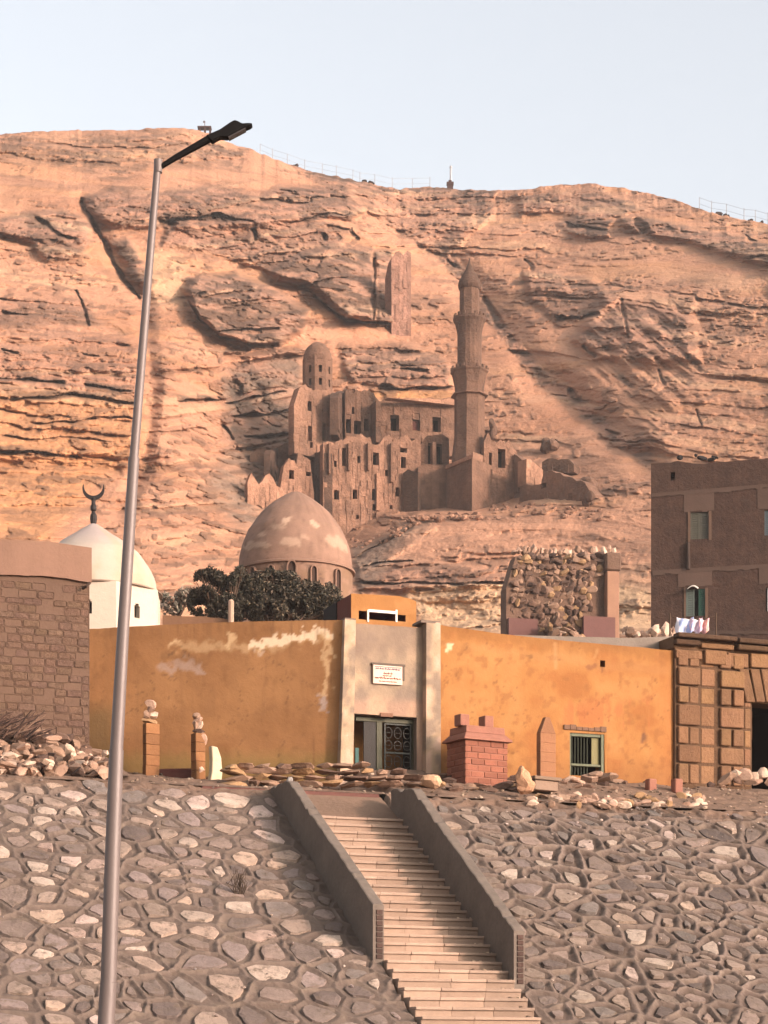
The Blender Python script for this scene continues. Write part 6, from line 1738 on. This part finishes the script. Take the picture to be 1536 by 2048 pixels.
# dark kerb between the pillars
m_ = MB(); fk = facade(318, 46.9, 384, 46.8); h_ = pxhole(fk, 316, 386, 1537, 1552); m_.cur = tuple(lin('#6a3c34') * .6); m_.box(fk, h_[0], h_[1], 0, .25, h_[2] - .2, h_[3])
tag(m_.build('grave_kerb', plaster, None, bevel=.01), 'low dark red kerb between the two slim grave pillars', 'kerb')
# small plinth under the flat headstone
m_ = MB(); m_.cur = tuple(lin('#8d7460') * .6); fk = facade(1072, 46.0, 1125, 46.4); h_ = pxhole(fk, 1070, 1124, 1553, 1560); m_.box(fk, h_[0], h_[1], 0, .5, h_[2], h_[3]); h_ = pxhole(fk, 1074, 1120, 1560.5, 1580); m_.cur = tuple(lin('#a08470') * .6); m_.box(fk, h_[0], h_[1], .06, .5, h_[2], h_[3])
tag(m_.build('grave_ledge', plaster, None, bevel=.01), 'flat stone ledge at the foot of the pointed mud headstone', 'ledge')
# pale upright rock
m_ = MB(); m_.cur = tuple(lin('#cf9c78') * .66); c_ = W(1048, 1560, 45.4)
for k, (dx_, dz_, sx, sz) in enumerate(((0, 0, .17, .26), (.05, -.15, .2, .2), (-.06, .1, .1, .2))): m_.rock(c_ + Vector((dx_, 0, dz_)), (sx, .14, sz), 90 + k, sub=2)
tag(m_.build('upright_rock', rub, None), 'pale upright split rock between the brick tomb and the mud headstone', 'rock')
# big pale rock at the foot of the right pilaster
m_ = MB(); m_.cur = tuple(lin('#dcb08c') * .66); m_.rock(W(862, 1562, 45.1), (.23, .2, .2), 33, sub=2)
tag(m_.build('pale_rock', rub, None, bevel=0), 'large pale rounded rock at the foot of the right pilaster', 'rock')
# two small red stumps
for k, (x, lab) in enumerate(((1300, 'small reddish block below the orange wall, the left of a pair'), (1352, 'small reddish block below the old stone building, the right of a pair'))):
    m_ = MB(); m_.cur = (1, 1, 1); c_ = W(x, 1560, 48.6); m_.box(Frame((c_.x, c_.y, 0), R(25)), -.08, .12, -.1, .1, c_.z - .3, c_.z + .02)
    tag(m_.build('red_block', redp, None, bevel=.02), lab, 'block')

# dry stone wall across the top of the stairs
dsw = thing('dry_stone_wall', W(660, 1560, 45), 'low dry wall of flat reddish stones across the top of the stairs', 'wall')
dm = [2, 1, 0, 4, 1, 1]
for row, (ya, yb) in enumerate(((1569, 12), (1557, 12), (1545, 11), (1533, 11))):
    x = 446 + rnd.uniform(0, 10)
    while x < 850:
        w_ = rnd.uniform(26, 52)
        top_lim = np.interp(x, [446, 500, 560, 640, 700, 760, 850], [1528, 1518, 1532, 1522, 1528, 1530, 1548])
        if ya > top_lim + 4:
            o = rstone(dsw, W(x + w_ / 2, ya + rnd.uniform(-2, 2), 44.75 + (x - 446) * .0022 + rnd.uniform(-.05, .05)), (w_ * .46 * 45 / F, .24, yb * .60 * 45 / F), (rnd.uniform(-.06, .06), rnd.uniform(-.1, .1), rnd.uniform(-.2, .2)), rnd.choice(dm))
        x += w_ * .97
def heap_of(name, lab, cat, spots, Y, seed, cols_):
    t_ = thing(name, W(spots[0][0], spots[0][1], Y), lab, cat)
    rr = random.Random(seed)
    for x, y, w_, h_, mi_ in spots: rstone(t_, ground_hit(x, y + h_ * .3) + Vector((0, 0, h_ * .25 * .01)), (w_ * .55 * Y / F, .8 * w_ * .5 * Y / F, h_ * .55 * Y / F), (rr.uniform(-.3, .3), rr.uniform(-.3, .3), rr.uniform(-.5, .5)), mi_)
    return t_
rr = random.Random(12)
sp = [(rr.uniform(885, 1052), rr.uniform(1552, 1582), rr.uniform(18, 40), rr.uniform(8, 15), rr.choice([0, 1, 3, 3, 1, 4])) for _ in range(40)]
heap_of('stone_heap', 'heap of brown stones and earth in front of the brick tomb', 'stone heap', sp, 45.2, 1, None)
sp = [(1180, 1556, 36, 16, 2), (1160, 1562, 24, 14, 2), (1140, 1560, 24, 14, 5), (1215, 1555, 32, 18, 1), (1196, 1548, 26, 12, 1), (1235, 1562, 26, 12, 1), (1128, 1565, 18, 10, 2), (1205, 1568, 30, 12, 3), (1170, 1572, 30, 10, 0), (1250, 1566, 14, 10, 0), (1150, 1574, 26, 10, 1), (1222, 1575, 26, 9, 1)]
heap_of('stone_heap', 'small heap of pink stones below the barred window', 'stone heap', sp, 46.2, 2, None)
sp = [(rr.uniform(1060, 1420), rr.uniform(1590, 1612), rr.uniform(10, 26), rr.uniform(8, 16), rr.choice([5, 5, 2, 5, 1, 4])) for _ in range(60)]
heap_of('scattered_stones', 'band of scattered pale stones along the lip of the right embankment', 'stones', sp, 45.9, 3, None)
sp = [(x_, y_, w_ * .62, h_ * .75, i_) for x_, y_, w_, h_, i_ in [(1455, 1558, 44, 26, 1), (1488, 1552, 30, 30, 2), (1478, 1560, 24, 20, 0), (1508, 1552, 34, 24, 5), (1528, 1545, 26, 30, 5), (1540, 1560, 30, 24, 2), (1500, 1566, 30, 12, 1), (1420, 1570, 30, 14, 3), (1560, 1556, 40, 26, 5), (1440, 1574, 30, 10, 1), (1516, 1562, 24, 18, 2), (1470, 1548, 24, 18, 5)]]
heap_of('stone_heap', 'heap of pale angular rocks in front of the dark doorway at the right edge', 'stone heap', sp, 47.2, 4, None)

# rubble pile at the left with dry branches
FLm = thing('rubble_pile', W(80, 1520, 43.5), 'large heap of broken pale rubble in front of the mud-block building', 'rubble heap')
bmd = MB(); bmd.cur = tuple(lin('#806450') / lin('#8f7360'))
nU, nV = 60, 24
U, V = np.meshgrid(np.linspace(-120, 260, nU), np.linspace(0, 1, nV))
topy = np.interp(U, [-120, 0, 60, 110, 160, 215, 260], [1440, 1462, 1462, 1470, 1492, 1515, 1550]); pyy = 1552 + (topy - 1552) * V
Yp = 42.6 + 2.2 * V ** .8 + (U - 80) * .0035; Yp = Yp + .10 * fbm(U / 14, V * 6, 501, 4)
P3 = np.stack([(U - 768) / F * Yp, Yp, CZ + (HY - pyy) / F * Yp], -1)
np_mesh('rubble_core', P3.reshape(-1, 3), grid_faces(nV, nU), dirt, FLm, None or np.ones((nU * nV, 3)) * .85, True)
rr = random.Random(21)
for k in range(230):
    x = rr.uniform(-70, 225); v = rr.uniform(0, 1) ** 1.1
    ty = float(np.interp(x, [-120, 0, 60, 110, 160, 215, 260], [1440, 1462, 1462, 1470, 1492, 1515, 1550])); y = 1548 + (ty - 1548) * v
    Yk = 42.5 + 2.2 * v ** .8 + (x - 80) * .0035
    s_ = rr.uniform(.05, .15) * (1.15 if v < .5 else .9)
    m_i = rr.choice([2, 5, 2, 1, 0, 3, 1]) if v < .75 else rr.choice([0, 3, 1, 3])
    rstone(FLm, W(x, y, Yk - .04), (s_ * rr.uniform(1, 1.5), s_, s_ * rr.uniform(.6, 1)), (rr.uniform(-.6, .6), rr.uniform(-.6, .6), rr.random() * 3), m_i)
for x, y, w_, h_, mi_ in ((210, 1508, 16, 12, 5), (195, 1518, 14, 10, 5), (175, 1516, 12, 10, 2), (95, 1525, 26, 14, 5), (60, 1528, 22, 12, 5), (48, 1495, 22, 14, 2), (105, 1478, 26, 10, 2), (20, 1512, 26, 12, 5), (185, 1532, 14, 14, 2), (15, 1530, 34, 8, 2), (100, 1533, 18, 16, 5), (80, 1505, 24, 12, 1)):
    rstone(FLm, W(x, y, 42.4 + (x - 80) * .0035), (w_ * .5 * 42.5 / F, .12, h_ * .55 * 42.5 / F), (rr.uniform(-.3, .3), rr.uniform(-.3, .3), rr.random()), mi_)
br = MB()
for k in range(80):
    x = rr.uniform(-40, 62); y = rr.uniform(1436, 1480); L_ = rr.uniform(.25, .7); a_ = R(rr.uniform(25, 70)); p_ = W(x, y, 43.9 + rr.uniform(-.3, .3))
    br.cur = tuple(rr.choice([lin('#5a4238'), lin('#6e5448'), lin('#8a6c5a'), lin('#3e2e28')]) * .7)
    q_ = p_ + Vector((math.cos(a_) * L_, rr.uniform(-.1, .1), math.sin(a_) * L_ * .55)); br.tube([p_, p_.lerp(q_, .5) + Vector((0, 0, rr.uniform(-.04, .04))), q_], [.018, .014, .006], 5)
branchm = mat('dry_branch', (1, 1, 1), .2, 6, .3, attr=True)
tag(br.build('dry_branches', branchm, None, 'stuff'), 'tangle of dry brown branches on top of the rubble heap', 'branches')
# dry tuft on the left slope
tf = MB(); c_ = SF.p(-3.9, -2.6, SL * -2.6)
ct = W(478, 1800, 1); 
# point on the slope seen at (478, 1800)
for s10 in range(0, 900):
    s_ = s10 / 100; best = None
    z_ = 7.2 - SL * s_
    # find u with px 478
    for u10 in range(-60, 10):
        q_ = SF.px(u10 / 20 - 1, -s_, -SL * s_)
        if abs(q_[0] - 478) < 6 and abs(q_[1] - 1795) < 5: best = (u10 / 20 - 1, s_)
    if best: break
for k in range(26):
    p_ = SF.p(best[0] + rr.gauss(0, .05), -best[1], -SL * best[1]); tf.cur = tuple(lin('#5e4e42') * rr.uniform(.5, .9))
    tf.tube([p_, p_ + Vector((rr.gauss(0, .05), -.1, rr.uniform(.1, .25))), p_ + Vector((rr.gauss(0, .1), -.2, rr.uniform(.3, .5)))], [.01, .008, .003], 4)
tag(tf.build('dry_tuft', branchm, None, 'stuff'), 'dry weed tuft growing on the left embankment', 'weed')

# ------------------------------------------------------------------ ridge details
fence_m = mat('fence_wire', lin('#8c8d90'), .1, 1, 0, rough=.7)
def ridge_pt(x, dy=0):
    j = int(np.argmin(abs(cols - x))); v = Vh[-1, j]; return Vector((v[0], v[1] + .5, v[2] + dy))
def fence(name, lab, xs_, hgt):
    t_ = thing(name, ridge_pt(xs_[0]), lab, 'fence')
    for x in xs_:
        m_ = MB(); p_ = ridge_pt(x); m_.tube([p_ - Vector((0, 0, .5)), p_ + Vector((0, 0, hgt))], .045, 5); m_.build('post', fence_m, t_)
    for q_ in (.98, .5):
        m_ = MB(); m_.tube([ridge_pt(x) + Vector((0, 0, hgt * q_ - (.12 if i_ % 2 else 0))) for i_, x in enumerate(xs_)], .018, 4); m_.build('wire', fence_m, t_)
fence('ridge_fence', 'faint wire fence running down the middle of the ridge skyline', [520, 545, 575, 610, 645, 672, 705, 720, 750, 785, 825, 860], 1.5)
fence('ridge_fence', 'faint wire fence on the ridge skyline at the right edge', [1400, 1424, 1455, 1490, 1512, 1536, 1570], 1.6)
# kiosk on the left summit
kp = ridge_pt(407); kY = kp.y; kk_ = kY / F
ki = thing('summit_kiosk', kp, 'small open kiosk with two windows and a dish on the left summit', 'kiosk')
fk = Frame((kp.x, kp.y, kp.z), 0)
m_ = MB(); m_.cur = (1, 1, 1); a_ = 11 * kk_
km_ = mat('kiosk_wood', lin('#4c3430') * .6, .1, 3, .2)
for f_ in (-1, -.05, .9):
    m_.box(fk, f_ * a_, f_ * a_ + .26, 0, .14, -.3, 13 * kk_)
m_.box(fk, -a_, a_ + .05, .01, .13, -.3, 2 * kk_); m_.build('frame', km_, ki, 'stuff')
m_ = MB(); m_.box(fk, -a_ - .15, a_ + .2, -.1, .9, 13 * kk_ + .001, 16 * kk_); m_.build('roof', km_, ki)
m_ = MB(); m_.tube([fk.p(.1, .1, 16 * kk_), fk.p(.05, .1, 22 * kk_)], .06, 5); m_.rock(fk.p(0, .1, 25 * kk_), (.2, .12, .22), 3); m_.build('dish', mat('grey_metal', lin('#7a7478') * .7, .1, 3, 0), ki)
# mast on the saddle
mp = ridge_pt(901); t_ = thing('saddle_mast', mp, 'pale mast on a dark stone base standing in the saddle of the ridge', 'mast')
kx_ = mp.y / F; fm = Frame(mp, 0)
m_ = MB(); m_.cur = (1, 1, 1); m_.box(fm, -6 * kx_, 6 * kx_, -.3, .3, -.4, 10 * kx_); m_.box(fm, -7 * kx_, 7 * kx_, -.35, .35, 10 * kx_ + .001, 15 * kx_); m_.box(fm, -3 * kx_, 3 * kx_, -.2, .2, 15 * kx_ + .002, 19 * kx_); m_.build('base', km_, t_)
m_ = MB(); m_.cur = (1, 1, 1); m_.lathe(fm.p(.1, 0, 19 * kx_ + .003), [(2.2 * kx_, 0), (1.8 * kx_, 24 * kx_), (2.6 * kx_, 25 * kx_), (2.6 * kx_, 29 * kx_)], 8); m_.build('mast', mat('pale_mast', lin('#a8a8ac') * .8, .05, 2, 0), t_)
# dark shrubs on the right skyline
for k, (x, s_) in enumerate(((1436, .45), (1456, .38), (1500, .28), (1522, .24), (590, .3), (727, .35), (740, .3))):
    m_ = MB(); m_.cur = tuple(lin('#3c2c28') * .6)
    for q_ in range(4): m_.rock(ridge_pt(x) + Vector((rnd.uniform(-.3, .3), 0, rnd.uniform(0, .3))), (s_, s_, s_ * .8), 300 + k * 5 + q_)
    tag(m_.build('skyline_rock', bm_, None), ('largest dark rock on the right skyline', 'second dark rock on the right skyline, just right of the largest', 'small dark rock on the right skyline, left of the last', 'last dark rock on the skyline towards the right edge', 'small dark rock where the skyline starts down from the left summit', 'dark rock on the middle skyline, left of its close neighbour', 'dark rock on the middle skyline, right of its close neighbour')[k], 'rock', 'dark rocks on the skyline')

# ------------------------------------------------------------------ street lamp
galv = mat('galvanised_steel', lin('#7a6a64') * .62, .08, 1.5, .05, 30, .5, metal=.15, spec=.5)
LY = 22.8; k_ = LY / F
lp = thing('street_lamp', (W(205, HY, LY).x, LY, 0), 'tall tapered galvanised street lamp with a single dark angled head', 'street lamp')
cl = [(192, 2395, 19), (212, 2048, 17), (217, 1965, 16.5)], [(217, 1965, 16), (224, 1740, 15.5), (233, 1500, 14.5)], [(233, 1500, 13.2), (247, 1250, 12), (268, 915, 11)], [(268, 915, 9.2), (285, 700, 8.6), (301, 500, 7.8), (316, 322, 7)]
for seg in cl:
    m_ = MB(); m_.cur = (1, 1, 1)
    m_.tube([W(x, y, LY) for x, y, r_ in seg], [r_ * k_ for x, y, r_ in seg], 28, cap=False); m_.build('pole_section', galv, lp, shade=True)
dkm = mat('underside_shade_black', lin('#1c1514') * .25, .1, 4, .1, 20, .7, spec=.15)  # near-black puts the shade on the head's underside into its colour
ht = MB(); ht.cur = (1, 1, 1); ht.tube([W(316, 345, LY), W(316.5, 320, LY)], 8.6 * k_, 20); ht.build('pole_cap', galv, lp)
arm = MB(); arm.cur = (1, 1, 1); arm.tube([W(318, 336, LY), W(350, 316, LY), W(425, 274, LY)], [5.0 * k_, 6.0 * k_, 8.0 * k_], 12, cap=False); arm.build('arm', dkm, lp, shade=True)
# head: long flat body, thick hump in the middle, thin tip
hd = MB(); hd.cur = (1, 1, 1)
fh = Frame((0, LY, 0), 0)
body = [(412, 274), (440, 262), (462, 247), (470, 243), (478, 246), (484, 250), (497, 249), (506, 250), (502, 255), (480, 264), (456, 278), (440, 277), (424, 286)]
uw_ = [fh.uw(x, y) for x, y in body]
hd.prism(fh, uw_, -.05, .05); hd.build('lamp_head', dkm, lp, bevel=.01)
gl = MB(); gl.cur = (1, 1, 1); a_, b_ = fh.uw(458, 279), fh.uw(492, 261)
gl.prism(fh, [a_, b_, (b_[0] - .005, b_[1] + .012), (a_[0] - .005, a_[1] + .012)], -.045, .045); gl.build('lamp_glass', mat('lamp_glass', lin('#3c3634'), .02, 1, 0, rough=.2), lp)

# ------------------------------------------------------------------ dusty air
hz = MB(); hz.add([(-1600, -600, -1), (1600, -600, -1), (1600, 1600, -1), (-1600, 1600, -1), (-1600, -600, 175), (1600, -600, 175), (1600, 1600, 175), (-1600, 1600, 175)], [(3, 2, 1, 0), (4, 5, 6, 7), (0, 1, 5, 4), (1, 2, 6, 5), (2, 3, 7, 6), (3, 0, 4, 7)])
hm = bpy.data.materials.new('haze'); hm.use_nodes = True
hm.node_tree.nodes.clear()
ho = hm.node_tree.nodes.new('ShaderNodeOutputMaterial'); hv = hm.node_tree.nodes.new('ShaderNodeVolumePrincipled')
hv.inputs['Color'].default_value = (.93, .86, .82, 1); hv.inputs['Density'].default_value = .00028; hv.inputs['Anisotropy'].default_value = .2
hm.node_tree.links.new(hv.outputs[0], ho.inputs['Volume'])
haze = hz.build('haze', hm, None, 'stuff'); tag(haze, 'thin dusty evening air over the whole place')
